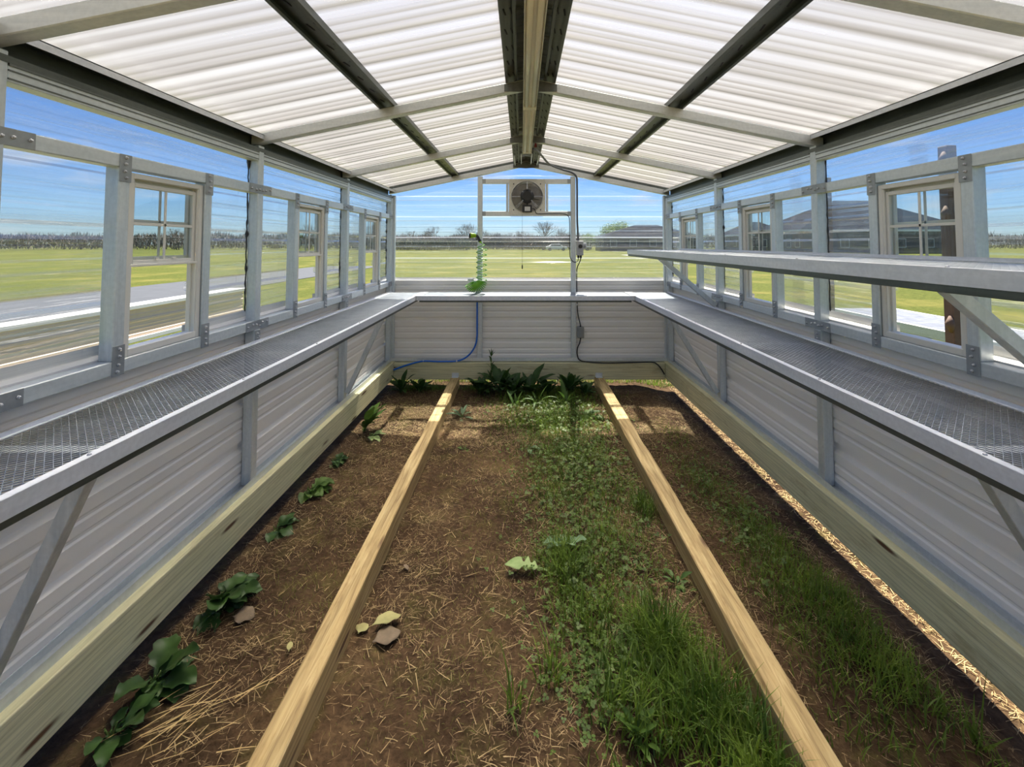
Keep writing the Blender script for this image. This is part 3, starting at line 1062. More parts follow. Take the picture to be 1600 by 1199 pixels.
# ------------------------------------------------------------ exhaust fan
def fan():
    cx, cz, yf = -0.024, 2.004, YF - 0.004
    root = empty('exhaust_fan', (cx, yf, cz - 0.19), label='square galvanized exhaust fan with black motor high on the far wall', cat='fan')
    hx, hz, r = 0.197, 0.190, 0.172
    # square plate with a round hole
    n = 64
    rows = [[], [], [], []]
    for i in range(n + 1):
        a = 2 * math.pi * i / n
        c, s_ = math.cos(a), math.sin(a)
        m_ = max(abs(c) / hx, abs(s_) / hz)
        rows[0].append((cx + c / m_, yf + 0.02, cz + s_ / m_))
        rows[1].append((cx + c / m_, yf - 0.002, cz + s_ / m_))
        rows[2].append((cx + c * r, yf - 0.002, cz + s_ * r))
        rows[3].append((cx + c * (r - 0.006), yf + 0.07, cz + s_ * (r - 0.006)))
    MB().strip(rows).build('face_plate', M['fanmetal'], root)
    ring = [(cx + math.cos(a) * r, yf - 0.006, cz + math.sin(a) * r) for a in np.linspace(0, 2 * math.pi, 65)]
    MB().tube(ring, 0.005, 8).build('rolled_rim', M['fanmetal'], root, 0, True)
    # wire guard
    g = MB()
    for rr in np.linspace(0.055, r - 0.004, 11):
        pts = [(cx + math.cos(a) * rr, yf - 0.018 - 0.03 * (1 - (rr / r) ** 2), cz + math.sin(a) * rr) for a in np.linspace(0, 2 * math.pi, 41)]
        g.tube(pts, 0.0011, 4)
    g.build('wire_guard', M['screw'], root)
    for a in (90, 0, 180, 222, 228, 312, 318):
        a = R(a)
        p = [(cx + math.cos(a) * rr, yf - 0.020 - 0.03 * (1 - (rr / r) ** 2), cz + math.sin(a) * rr) for rr in (0.05, 0.11, r)]
        MB().tube(p, 0.003, 6).build('guard_strut', M['screw'], root)
    # motor
    MB().cyl((cx, yf - 0.075, cz + 0.003), (cx, yf + 0.02, cz + 0.003), 0.072, 32).cyl((cx, yf - 0.088, cz + 0.003), (cx, yf - 0.074, cz + 0.003), 0.048, 24, 0.066) \
        .build('motor', M['black'], root, 0.003, False, 2)
    for a in (45, 135, 225, 315):
        a = R(a)
        MB().cyl((cx + math.cos(a) * 0.066, yf - 0.082, cz + math.sin(a) * 0.066), (cx + math.cos(a) * 0.066, yf - 0.07, cz + math.sin(a) * 0.066), 0.006, 8) \
            .build('motor_bolt', M['screw'], root)
    wb = MB().box(cx - 0.052, cx + 0.052, yf - 0.062, yf - 0.022, cz - 0.168, cz - 0.092).build('wiring_box', M['black'], root, 0.006, False, 2)
    MB().box(cx - 0.026, cx + 0.032, yf - 0.0625, yf - 0.0615, cz - 0.156, cz - 0.110).build('rating_label', M['white'], wb)
    mb = MB()
    for k in range(3):
        mb.box(cx - 0.020, cx + 0.026, yf - 0.0630, yf - 0.0624, cz - 0.149 + k * 0.014, cz - 0.146 + k * 0.014)
    mb.build('print_line', M['greydark'], wb)
    MB().cyl((cx, yf - 0.05, cz - 0.095), (cx, yf - 0.05, cz - 0.068), 0.006, 8).build('motor_lead', M['rubber'], root)
    # blades and louvres behind
    for k in range(4):
        a0 = R(20 + 90 * k)
        rows = []
        for rr in np.linspace(0.03, r - 0.012, 6):
            w_ = 0.35 + 0.25 * rr / r
            rows.append([(cx + math.cos(a0 + t * w_) * rr, yf + 0.035 + t * 0.018, cz + math.sin(a0 + t * w_) * rr) for t in (-1, -0.3, 0.4, 1)])
        MB().strip(rows).build('blade', M['louvre'], root, 0, True)
    mb = MB()
    for k in range(7):
        z = cz - 0.165 + k * 0.055
        mb.bar((cx - 0.175, yf + 0.088, z - 0.004), (cx + 0.175, yf + 0.088, z - 0.004), 0.003, 0.056, (0, 0.16, 1))
    mb.build('louvre', M['louvre'], root)
    for sx in (-0.18, 0.18):
        for sz in (-0.10, 0.10):
            MB().cyl((cx + sx, yf - 0.006, cz + sz), (cx + sx, yf - 0.001, cz + sz), 0.004, 8).build('screw', M['galv'], root)
    for sx in (-0.145, 0.145):
        for sz in (-0.140, 0.140):
            MB().cyl((cx + sx, yf - 0.006, cz + sz), (cx + sx, yf - 0.001, cz + sz), 0.007, 8).build('screw', M['black'], root)
    # pull chain to the shutter
    return root
fan()
pc = empty('pull_cord', (-0.076, 4.79, 1.8), label='thin cord hanging below the fan with a black weight', cat='cord')
MB().tube([(-0.076, 4.80, 1.815), (-0.076, 4.80, 1.27)], 0.0013, 5).build('cord', M['rubber'], pc)
MB().tube([(-0.076, 4.80, 1.278), (-0.076, 4.80, 1.262), (-0.076, 4.80, 1.232)], [0.003, 0.007, 0.006], 10).build('weight', M['black'], pc)

# ------------------------------------------------------------ thermostat, conduit, cords, boxes
def thermostat():
    x0, x1, z0, z1, y0, y1 = 0.501, 0.572, 1.375, 1.528, 4.765, 4.83
    root = empty('thermostat', (0.536, 4.80, z0), label='grey thermostat box with black dial on the right post of the far wall', cat='thermostat')
    MB().box(x0, x1, y0, y1, z0, z1).build('case', M['greybox'], root, 0.006, False, 2)
    MB().box(x0 - 0.002, x1 + 0.002, y0 + 0.01, y1, z1 - 0.001, z1 + 0.005).build('lid', M['white'], root, 0.002)
    MB().cyl((0.540, y0 - 0.014, 1.472), (0.540, y0, 1.472), 0.021, 24).box(0.5385, 0.5415, y0 - 0.017, y0 - 0.013, 1.455, 1.489).build('dial', M['black'], root, 0.001)
    MB().box(0.518, 0.556, y0 - 0.0012, y0, 1.416, 1.421).box(0.518, 0.536, y0 - 0.0012, y0, 1.396, 1.399).build('print_line', M['greydark'], root)
    MB().box(0.574, 0.606, 4.785, 4.815, 1.448, 1.512).build('sensor_bracket', M['galv'], root, 0.002)
    for k in range(3):
        x = 0.580 + k * 0.0095
        MB().tube([(x, 4.781, 1.452), (x, 4.781, 1.508)], 0.0036, 8).build('sensor_coil', M['screw'], root, 0, True)
    for x in (0.522, 0.548):
        MB().cyl((x, 4.80, z0 - 0.026), (x, 4.80, z0), 0.012, 12).build('cable_gland', M['black'], root)
    MB().cyl((0.520, 4.80, z1 + 0.005), (0.520, 4.80, z1 + 0.028), 0.014, 12).build('conduit_fitting', M['conduit'], root)
thermostat()

def cord(name, label, cat, pts, r, mat, n=8, clips=(), k=8):
    P = spline(pts, k)
    root = empty(name, tuple(P[0]), label=label, cat=cat)
    MB().tube(P, r, n).build({'water_tube': 'tube', 'conduit': 'sleeve'}.get(name, 'cable'), mat, root, 0, True)
    for c in clips:
        MB().box(c[0] - 0.005, c[0] + 0.005, c[1] - 0.006, c[1] + 0.012, c[2] - 0.010, c[2] + 0.014).build('clip', M['white'], root, 0.001)
    return root

cord('conduit', 'dark grey flexible conduit from the ridge down the far right post', 'conduit',
     [(0.012, 3.82, 2.315), (0.05, 3.90, 2.315), (0.10, 4.15, 2.325), (0.20, 4.50, 2.30), (0.34, 4.72, 2.285), (0.45, 4.79, 2.265), (0.505, 4.80, 2.22),
      (0.512, 4.80, 2.12), (0.512, 4.80, 1.95), (0.512, 4.80, 1.75), (0.516, 4.80, 1.66), (0.520, 4.80, 1.555)], 0.010, M['conduit'], 10,
     [(0.512, 4.80, 2.02), (0.512, 4.80, 1.70)])
cord('power_cord', 'black cord from the fan along the sill tube and down to the thermostat', 'cord',
     [(0.03, 4.785, 1.875), (0.055, 4.785, 1.868), (0.068, 4.80, 1.835), (0.09, 4.815, 1.822), (0.20, 4.822, 1.822), (0.36, 4.822, 1.822), (0.415, 4.822, 1.80),
      (0.432, 4.822, 1.75), (0.433, 4.822, 1.60), (0.433, 4.822, 1.42), (0.440, 4.81, 1.345), (0.475, 4.80, 1.305), (0.515, 4.80, 1.315), (0.522, 4.80, 1.352)], 0.0045, M['rubber'])
cord('power_cord', 'black cord running from the thermostat down to the small grey box', 'cord',
     [(0.548, 4.80, 1.352), (0.540, 4.80, 1.315), (0.512, 4.81, 1.25), (0.506, 4.818, 1.18), (0.506, 4.818, 0.99), (0.508, 4.81, 0.86), (0.515, 4.80, 0.75), (0.535, 4.80, 0.66), (0.540, 4.80, 0.632)],
     0.0055, M['rubber'], 8, [(0.507, 4.818, 1.19), (0.507, 4.81, 0.85)])
jb = empty('junction_box', (0.54, 4.81, 0.51), label='small grey junction box on the metal wall under the far bench', cat='electrical box')
MB().box(0.506, 0.576, 4.775, 4.83, 0.507, 0.622).build('case', M['greydark'], jb, 0.006, False, 2)
MB().box(0.512, 0.570, 4.771, 4.776, 0.515, 0.614).build('cover', M['greydark'], jb, 0.002)
for z in (0.622, 0.495):
    MB().cyl((0.540, 4.80, z), (0.540, 4.80, z + 0.012), 0.009, 10).build('cable_gland', M['black'], jb)
cord('power_cord', 'black cord from the small grey box along the far beam to the right corner', 'cord',
     [(0.540, 4.80, 0.495), (0.530, 4.80, 0.45), (0.508, 4.80, 0.40), (0.505, 4.80, 0.33), (0.53, 4.79, 0.275), (0.62, 4.785, 0.256), (0.80, 4.778, 0.248), (1.05, 4.778, 0.252),
      (1.28, 4.776, 0.256), (1.34, 4.772, 0.235), (1.38, 4.768, 0.19), (1.412, 4.765, 0.135)], 0.0065, M['rubber'])
cord('water_tube', 'bright blue water tube curving down the far wall to the left beam', 'water tube',
     [(-0.556, 4.815, 0.975), (-0.556, 4.815, 0.80), (-0.556, 4.815, 0.62), (-0.556, 4.812, 0.52), (-0.575, 4.81, 0.42), (-0.64, 4.80, 0.325), (-0.75, 4.79, 0.268), (-0.95, 4.779, 0.262),
      (-1.12, 4.778, 0.266), (-1.26, 4.776, 0.235), (-1.38, 4.774, 0.195), (-1.425, 4.772, 0.178)], 0.0085, M['blue'], 12,
     [(-0.765, 4.779, 0.265), (-1.115, 4.777, 0.266), (-0.557, 4.815, 0.53)])

# ------------------------------------------------------------ green coiled hose and nozzle
def coil_hose():
    root = empty('coiled_hose', (-0.56, 4.66, 0.987), label='lime green coiled garden hose hanging onto the far bench', cat='garden hose')
    PX_, PZ_, AR = -0.560, 1.109, 0.060
    axis = [Vector((-0.500, 4.715 - 0.03 * k / 30, 1.500 + (PZ_ - 1.500) * k / 30)) for k in range(31)]
    m1 = len(axis) - 1
    axis += [Vector((PX_ + AR * math.cos(R(-2.6 * k)), 4.685 - 0.0006 * k, PZ_ + AR * math.sin(R(-2.6 * k)))) for k in range(1, 61)]
    n = 1900
    P = []
    m_ = len(axis)
    T1, T2 = 7.5, 14.0
    for i in range(n):
        turns = (T1 + T2) * i / (n - 1)
        fi = turns / T1 * m1 if turns < T1 else m1 + (turns - T1) / T2 * (m_ - 1 - m1)
        j = min(m_ - 2, int(fi))
        q = axis[j].lerp(axis[j + 1], fi - j)
        tn = (axis[j + 1] - axis[j]).normalized()
        u = (Vector((0, 1, 0)) - tn * tn.y).normalized()
        v = tn.cross(u)
        rr = 0.020 + 0.034 * min(1, turns / 1.2)
        ang = turns * 2 * math.pi
        P.append(q + (u * math.cos(ang) + v * math.sin(ang)) * rr)
    P = [Vector((p.x, p.y, max(p.z, 0.993))) for p in P]
    MB().tube([(-0.520, 4.735, 1.532)] + P, 0.0046, 6).build('coil', M['green'], root, 0, True)
    MB().tube([(-0.640, 4.66, 1.128), (-0.600, 4.66, 1.134), (-0.575, 4.66, 1.132)], [0.012, 0.013, 0.011], 12).cyl((-0.610, 4.66, 1.122), (-0.610, 4.66, 1.10), 0.009, 10) \
        .build('tap_connector', M['white'], root, 0, True)
coil_hose()
nz = empty('spray_nozzle', (-0.55, 4.75, 1.55), label='black and green spray nozzle at the top of the coiled hose', cat='hose nozzle')
MB().tube([(-0.628, 4.745, 1.588), (-0.612, 4.745, 1.588), (-0.590, 4.748, 1.587), (-0.562, 4.752, 1.583)], [0.027, 0.028, 0.024, 0.016], 20).build('spray_head', M['greenhead'], nz, 0, True)
MB().tube([(-0.638, 4.744, 1.588), (-0.620, 4.745, 1.588)], [0.030, 0.031], 20).build('bezel', M['black'], nz, 0.002)
MB().tube([(-0.562, 4.752, 1.592), (-0.548, 4.752, 1.572), (-0.535, 4.748, 1.548), (-0.520, 4.742, 1.522)], [0.015, 0.016, 0.015, 0.017], 14).build('grip', M['black'], nz, 0, True)
MB().tube([(-0.572, 4.752, 1.570), (-0.562, 4.748, 1.548), (-0.550, 4.744, 1.536)], [0.004, 0.005, 0.003], 8).build('trigger', M['black'], nz, 0, True)
MB().tube([(-0.556, 4.755, 1.590), (-0.560, 4.79, 1.612), (-0.557, 4.823, 1.618)], 0.003, 6).build('hanging_hook', M['black'], nz, 0, True)
MB().cyl((-0.520, 4.742, 1.524), (-0.514, 4.738, 1.508), 0.011, 12).build('hose_coupling', M['greenhead'], nz)

# ------------------------------------------------------------ ground
def gz(x, y):
    v = Vector((x, y, 0))
    def ss(a, b):
        t = max(0.0, min(1.0, (x - a) / (b - a)))
        return t * t * (3 - 2 * t)
    dip = 0.058 * ss(1.10, 1.50) * (1 - ss(1.72, 2.02))
    return 0.010 * mn.noise(v * 1.3) + 0.008 * mn.noise(v * 5) + 0.0065 * mn.noise(v * 17) + 0.004 * mn.noise(v * 40) - dip

xs = np.linspace(-2.1, 2.1, 260)
ys = np.linspace(-0.6, 6.2, 400)
V = np.array([[x, y, gz(x, y)] for y in ys for x in xs])
nx = len(xs)
ii = np.arange(len(ys) - 1)[:, None] * nx + np.arange(nx - 1)[None, :]
ii = ii.ravel()
F = np.stack([ii, ii + 1, ii + nx + 1, ii + nx], 1)
fl = np_mesh('floor', V, F, M['soil'], None, True)
fl['kind'] = 'structure'
# lawn outside, with an opening where the soil lies
xs2 = [-400, -150, -60, -25, -10, -5, -2.08, 2.08, 5, 10, 25, 60, 150, 400]
ys2 = [-60, -20, -5, -0.58, 6.18, 9, 14, 25, 45, 80, 140, 420]
mb = MB()
for i in range(len(xs2) - 1):
    for j in range(len(ys2) - 1):
        if xs2[i] == -2.08 and ys2[j] == -0.58:
            continue
        a, b, c, d = xs2[i], xs2[i + 1], ys2[j], ys2[j + 1]
        mb.add([(a, c, 0), (b, c, 0), (b, d, 0), (a, d, 0)], [(0, 1, 2, 3)])
tag(mb.build('lawn', M['lawn']), kind='structure')

# ---- straw, grass, clover (stuff)
def strips(base, az, lean, length, width, curl, seg=3, flat=False):
    """many tapering blades as quads; all arguments arrays"""
    n = len(az)
    ca, sa = np.cos(az), np.sin(az)
    t = np.linspace(0, 1, seg + 1)
    V = np.zeros((n, seg + 1, 2, 3))
    side = np.stack([-sa, ca, np.zeros(n)], 1)
    for k, tt in enumerate(t):
        th = lean + curl * tt          # angle from vertical
        if k == 0:
            p = base.copy()
        else:
            th_m = lean + curl * (t[k] + t[k - 1]) / 2
            st = length / seg
            p = p + np.stack([np.sin(th_m) * ca * st, np.sin(th_m) * sa * st, np.cos(th_m) * st], 1)
        w = (width * (1 - tt ** 2 * 0.92))[:, None] * 0.5
        V[:, k, 0] = p - side * w
        V[:, k, 1] = p + side * w
    i0 = (np.arange(n) * (seg + 1) * 2)[:, None] + (np.arange(seg) * 2)[None, :]
    i0 = i0.ravel()
    F = np.stack([i0, i0 + 1, i0 + 3, i0 + 2], 1)
    return V.reshape(-1, 3), F


def zs(xy):
    return np.array([gz(x, y) for x, y in xy])


def inside_joist(x):
    return ((x > -0.83) & (x < -0.73)) | ((x > 0.675) & (x < 0.785))


def straw(name, label, n, box, mat, lmin, lmax, wd, dens=None):
    x = rng.uniform(box[0], box[1], n)
    y = rng.uniform(box[2], box[3], n)
    keep = ~inside_joist(x) if box[0] > -1.5 and box[1] < 1.5 else np.ones(n, bool)
    if dens is not None:
        keep &= np.array([dens(a, b) for a, b in zip(x, y)]) > rng.uniform(0, 1, n)
    x, y = x[keep], y[keep]
    n = len(x)
    z = zs(zip(x, y)) + rng.uniform(0.001, 0.010, n)
    V, F = strips(np.stack([x, y, z], 1), rng.uniform(0, 2 * np.pi, n), rng.uniform(1.30, 1.60, n), rng.uniform(lmin, lmax, n) * rng.uniform(0.4, 1, n),
                  rng.uniform(0.6, 1.2, n) * wd, rng.uniform(-0.5, 0.9, n), 3)
    tag(np_mesh(name, V, F, mat), label, 'straw', None, 'stuff')

def dstraw(x, y):
    return 0.25 + 0.75 * max(0, min(1, 0.5 + 1.6 * mn.noise(Vector((x * 2.4, y * 2.4, 7)))))
straw('straw_litter', 'dry straw and clippings scattered over the brown soil between the beams', 60000, (-1.45, 1.45, 1.0, 4.8), M['straw'], 0.012, 0.060, 0.0021, dstraw)
straw('straw_litter', 'paler curled dead grass lying across the brown soil floor', 9000, (-1.42, 1.42, 1.0, 4.75), M['straw2'], 0.03, 0.10, 0.0026, dstraw)
straw('straw_litter', 'dense dry straw added to brighten the sunlit patches by the far beam', 9000, (-1.35, 1.35, 3.4, 4.25), M['straw2'], 0.02, 0.07, 0.0026, dstraw)  # pale straw put in so the sun patches read brighter
straw('straw_litter', 'bleached straw on sunlit ground outside the right beam', 9000, (1.5, 2.1, 0.8, 5.4), M['straw_out'], 0.02, 0.08, 0.003)
# a few long stalks lying in the near left corner
def stalk_bundle():
    n = 34
    x = rng.normal(-1.14, 0.10, n); y = rng.normal(1.42, 0.07, n)
    z = zs(zip(x, y)) + rng.uniform(0.004, 0.02, n)
    V, F = strips(np.stack([x, y, z], 1), rng.normal(0.5, 0.25, n), rng.uniform(1.4, 1.56, n), rng.uniform(0.08, 0.24, n), rng.uniform(0.002, 0.005, n), rng.uniform(-0.1, 0.2, n), 4)
    tag(np_mesh('straw_bundle', V, F, M['straw_out']), 'long pale straw stalks lying by the left beam in front', 'straw', None, 'stuff')
stalk_bundle()

# clumps: x, y, rx, ry, number, height, width
def clumps(name, label, defs, mat, lean=0.35, curl=0.9, cat='grass'):
    B, A, LN, H, Wd, C = [], [], [], [], [], []
    for (x, y, rx, ry, n, h, w) in defs:
        px = rng.normal(x, rx / 1.7, n); py = rng.normal(y, ry / 1.7, n)
        ok = ~inside_joist(px) & (np.abs(px) < 1.33) & (py < 4.77)
        px, py = px[ok], py[ok]
        m_ = len(px)
        hz = rng.uniform(0.35, 1.0, m_) * h
        # taller towards the middle of a clump
        d2 = ((px - x) / rx) ** 2 + ((py - y) / ry) ** 2
        hz *= np.clip(1.15 - 0.35 * d2, 0.45, 1.2)
        B.append(np.stack([px, py, zs(zip(px, py)) - 0.003], 1))
        A.append(rng.uniform(0, 2 * np.pi, m_))
        LN.append(np.abs(rng.normal(0, lean, m_)))
        H.append(hz); Wd.append(rng.uniform(0.6, 1.3, m_) * w); C.append(rng.uniform(0.1, curl * 1.6, m_))
    V, F = strips(np.concatenate(B), np.concatenate(A), np.concatenate(LN), np.concatenate(H), np.concatenate(Wd), np.concatenate(C), 4)
    return tag(np_mesh(name, V, F, mat), label, cat, None, 'stuff')

mid = [(0.42, 1.72, 0.10, 0.12, 420, 0.20, 0.0045), (0.30, 1.50, 0.16, 0.18, 420, 0.14, 0.0045), (0.52, 1.48, 0.14, 0.22, 620, 0.17, 0.0045), (0.20, 1.85, 0.16, 0.25, 420, 0.12, 0.0038),
       (0.12, 2.15, 0.12, 0.18, 420, 0.13, 0.0038), (0.30, 2.30, 0.30, 0.30, 900, 0.08, 0.0032), (0.40, 2.75, 0.28, 0.35, 900, 0.07, 0.0032), (0.10, 2.80, 0.20, 0.30, 600, 0.07, 0.003),
       (0.25, 3.30, 0.36, 0.40, 1500, 0.07, 0.0035), (0.20, 3.85, 0.45, 0.35, 1900, 0.08, 0.004), (0.15, 4.35, 0.50, 0.30, 1700, 0.09, 0.0045), (0.60, 2.60, 0.06, 0.14, 220, 0.10, 0.0035),
       (0.02, 1.62, 0.04, 0.05, 30, 0.16, 0.005), (-0.10, 1.52, 0.03, 0.03, 14, 0.17, 0.005), (0.60, 1.30, 0.10, 0.16, 300, 0.17, 0.005)]
mid = [(a, b, c, d, int(e * 1.25), f * 1.12, g * 1.15) for a, b, c, d, e, f, g in mid]
clumps('grass_patch', 'long green grass growing up the middle of the floor', mid, M['grass'])
right = [(1.20, 2.00, 0.20, 0.30, 700, 0.10, 0.0034), (1.12, 1.70, 0.24, 0.24, 600, 0.10, 0.0036), (1.15, 2.35, 0.16, 0.30, 900, 0.08, 0.0035), (1.20, 1.90, 0.18, 0.25, 560, 0.13, 0.0042), (1.22, 1.62, 0.16, 0.22, 420, 0.12, 0.0045), (1.05, 2.90, 0.16, 0.35, 600, 0.06, 0.0032),
         (1.10, 3.50, 0.20, 0.30, 380, 0.05, 0.003), (0.98, 2.05, 0.10, 0.30, 380, 0.07, 0.003), (1.00, 1.45, 0.14, 0.16, 160, 0.08, 0.004), (1.31, 1.42, 0.03, 0.06, 30, 0.20, 0.006)]
clumps('grass_patch', 'darker green grass growing between the right joist and right beam', right, M['grass'])
fine = [(-0.3, 2.4, 0.45, 0.9, 1500, 0.03, 0.002), (-1.1, 2.3, 0.22, 0.8, 600, 0.03, 0.002), (0.25, 2.9, 0.55, 1.2, 5200, 0.045, 0.0022), (-0.35, 3.6, 0.5, 0.9, 1500, 0.035, 0.002), (1.1, 2.6, 0.25, 1.1, 2600, 0.04, 0.0022), (-1.1, 2.9, 0.25, 1.0, 900, 0.035, 0.002),
        (-0.3, 1.6, 0.4, 0.3, 700, 0.035, 0.002), (-1.1, 4.1, 0.25, 0.5, 700, 0.05, 0.0025), (-0.95, 1.95, 0.15, 0.2, 160, 0.06, 0.002), (0.45, 1.8, 0.35, 0.5, 1500, 0.05, 0.0024)]
clumps('grass_patch', 'fine olive grass sprouting thinly across the soil floor', fine, M['grass2'], 0.6, 1.2)
fringe = [(x, 4.70, 0.18, 0.07, 300, 0.10, 0.004) for x in (-1.25, -1.0, -0.55, -0.2, 0.2, 0.5)]
clumps('grass_patch', 'green grass fringe at the foot of the far beam', fringe, M['grass'])

# short lawn blades in the sun just behind the far beam
def outer_grass():
    n = 9000
    x = rng.uniform(-1.9, 1.9, n); y = 4.92 + rng.uniform(0, 1, n) ** 1.4 * 1.15
    V, F = strips(np.stack([x, y, zs(zip(x, y)) - 0.003], 1), rng.uniform(0, 6.28, n), np.abs(rng.normal(0, 0.4, n)), rng.uniform(0.03, 0.09, n), rng.uniform(0.003, 0.006, n), rng.uniform(0, 1.2, n), 3)
    tag(np_mesh('sunlit_grass', V, F, M['grass']), 'sunlit yellow-green grass outside, seen under the far beam', 'grass', None, 'stuff')
outer_grass()

def clover():
    defs = [(0.25, 2.2, 0.30, 0.6, 900), (0.30, 3.2, 0.35, 0.6, 1500), (0.20, 4.0, 0.40, 0.4, 1200), (0.20, 1.62, 0.20, 0.2, 320), (1.1, 2.6, 0.2, 0.6, 500)]
    V, F = [], []
    b = 0
    for (x, y, rx, ry, n) in defs:
        for _ in range(n):
            px, py = random.gauss(x, rx / 1.7), random.gauss(y, ry / 1.7)
            if (-0.83 < px < -0.73) or (0.66 < px < 0.80) or abs(px) > 1.42: continue
            h = random.uniform(0.008, 0.05)
            z = gz(px, py) + h
            r = random.uniform(0.004, 0.0085)
            a0 = random.uniform(0, 6.28)
            tx, ty = random.uniform(-0.4, 0.4), random.uniform(-0.4, 0.4)
            for q in range(3):
                a = a0 + q * 2.094
                cx, cy = px + math.cos(a) * r * 0.95, py + math.sin(a) * r * 0.95
                pts = []
                for e in range(6):
                    t = a + math.pi + e * math.pi / 3
                    dx, dy = cx + math.cos(t) * r * 0.8 - px, cy + math.sin(t) * r * 0.8 - py
                    pts.append((px + dx, py + dy, z + dx * tx + dy * ty))
                V.extend(pts)
                F.append(tuple(range(b, b + 6)))
                b += 6
    tag(np_mesh('clover_patch', np.array(V), np.array(F), M['clover']), 'small round-leaved clover low among the middle grass', 'clover', None, 'stuff')
clover()

# ------------------------------------------------------------ individual plants and leaves
def leaf(mb, base, az, length, width, rise, droop, lobes=0.0, wave=0.0, petiole=0.15, n=12, mi=0, cup=0.25, roll=0.0):
    """one broad leaf: arched midrib, wavy or lobed blade"""
    p = Vector(base)
    d = Vector((math.cos(az), math.sin(az), 0))
    sd_ = Vector((-math.sin(az), math.cos(az), 0))
    th = rise
    rows = []
    ph = random.uniform(0, 6.28)
    for i in range(n + 1):
        t = i / n
        if i:
            th = rise - droop * t
            p = p + (d * math.cos(th) + Vector((0, 0, 1)) * math.sin(th)) * (length / n)
        up = (Vector((0, 0, 1)) * math.cos(th) - d * math.sin(th))
        if t < petiole:
            w = width * 0.06
        else:
            u = (t - petiole) / (1 - petiole)
            w = width * 0.5 * (math.sin(math.pi * min(1, u ** 0.8)) ** 0.75 + 0.02) * (1 + 0.2 * (1 - u))
            if lobes:
                w *= 1 - lobes * (0.5 + 0.5 * math.cos(u * math.pi * 9))if u < 0.62 else 1
        wv = wave * width * math.sin(t * 17 + ph)
        wv2 = wave * width * math.sin(t * 14 + ph + 2)
        sr = sd_ * math.cos(roll) + up * math.sin(roll)
        rows.append([p - sr * w + up * (w * cup + wv), p - sr * w * 0.5 + up * w * cup * 0.3, p, p + sr * w * 0.5 + up * w * cup * 0.3, p + sr * w + up * (w * cup + wv2)])
    mb.strip(rows, mi)


def dock(label, x, y, n, lmin, lmax, wfac=0.42, rise=(0.3, 1.1), mat='dock', lobes=0.0, wave=0.10, name='broadleaf_weed', azr=(0, 6.28), ydroop=1.3, group=None):
    z = gz(x, y)
    root = empty(name, (x, y, z), label=label, cat='weed', group=group)
    mb = MB()
    for k in range(n):
        az = azr[0] + (azr[1] - azr[0]) * (k + random.uniform(0, 0.9)) / n
        L = random.uniform(lmin, lmax)
        leaf(mb, (x + random.uniform(-.01, .01), y + random.uniform(-.01, .01), z), az, L, L * wfac * random.uniform(0.8, 1.2), random.uniform(*rise), random.uniform(0.5, ydroop), lobes, wave,
             random.uniform(0.2, 0.35), 12)
    mb.build('foliage', M[mat], root, 0, True)
    s_ = MB()
    for k in range(4):
        a = random.uniform(0, 6.28)
        s_.tube([(x, y, z - 0.01), (x + 0.015 * math.cos(a), y + 0.015 * math.sin(a), z + 0.03)], [0.004, 0.002], 6)
    s_.build('stem', M['stem'], root)
    return root

AZ = (-1.45, 1.45)
dock('dark broadleaf weed under the left beam, nearest the camera', -1.335, 1.60, 17, 0.08, 0.17, 0.46, (0.1, 1.1), azr=(-1.9, 1.9), wave=0.09, lobes=0.22)
dock('dark broadleaf weed under the left beam, big clump second from the front', -1.34, 1.93, 22, 0.09, 0.19, 0.44, (0.2, 1.25), azr=(-1.8, 1.8), wave=0.10, lobes=0.25)
dock('shaded weed in the near left corner below the beam', -1.33, 1.43, 10, 0.07, 0.13, 0.42, (0.2, 1.0), azr=(-1.6, 1.6), lobes=0.2)
dock('flat green weed at the left beam just beyond the big clump', -1.37, 2.42, 15, 0.07, 0.12, 0.45, (0.1, 0.6), azr=AZ)
dock('green weed at the left beam opposite the short middle grass', -1.36, 2.78, 15, 0.10, 0.16, 0.42, (0.3, 0.9), azr=AZ, mat='weed')
dock('small green weed at the left beam below the bench brace', -1.37, 3.15, 15, 0.08, 0.12, 0.42, (0.2, 0.8), azr=AZ)
dock('upright leafy weed standing against the left beam near the sunlit patch', -1.345, 3.66, 11, 0.16, 0.30, 0.26, (1.0, 1.4), mat='weed', wave=0.06, azr=(-1.5, 1.5), ydroop=0.9)
dock('low pale weed in the sunlit patch by the left beam', -1.25, 3.55, 8, 0.09, 0.15, 0.34, (0.3, 0.8), mat='pale', wave=0.04, azr=(-1.6, 1.6))
for k, (x, y, lm, lab) in enumerate([
        (-1.30, 4.60, 0.20, 'dark leafy weed in the far left corner by the beam'),
        (-1.12, 4.62, 0.17, 'dark leafy weed beside the far left corner plant'),
        (-0.50, 4.55, 0.20, 'dark pointed-leaf weed right of the left joist end'),
        (-0.30, 4.58, 0.30, 'tall dark leafy weed in the middle of the far beam'),
        (-0.16, 4.52, 0.27, 'dark leafy weed beside the tallest far plant'),
        (0.00, 4.56, 0.28, 'dark pointed-leaf weed below the fan'),
        (0.17, 4.50, 0.18, 'low dark weed at the far beam right of centre'),
        (0.40, 4.58, 0.26, 'dark upright weed left of the right joist end'),
        (0.55, 4.50, 0.16, 'small dark weed touching the right joist end')]):
    dock(lab, x, y, 15, lm * 0.7, lm * 1.25, 0.24, (0.8, 1.45), mat='dock', wave=0.05, name='leafy_weed', ydroop=1.2)
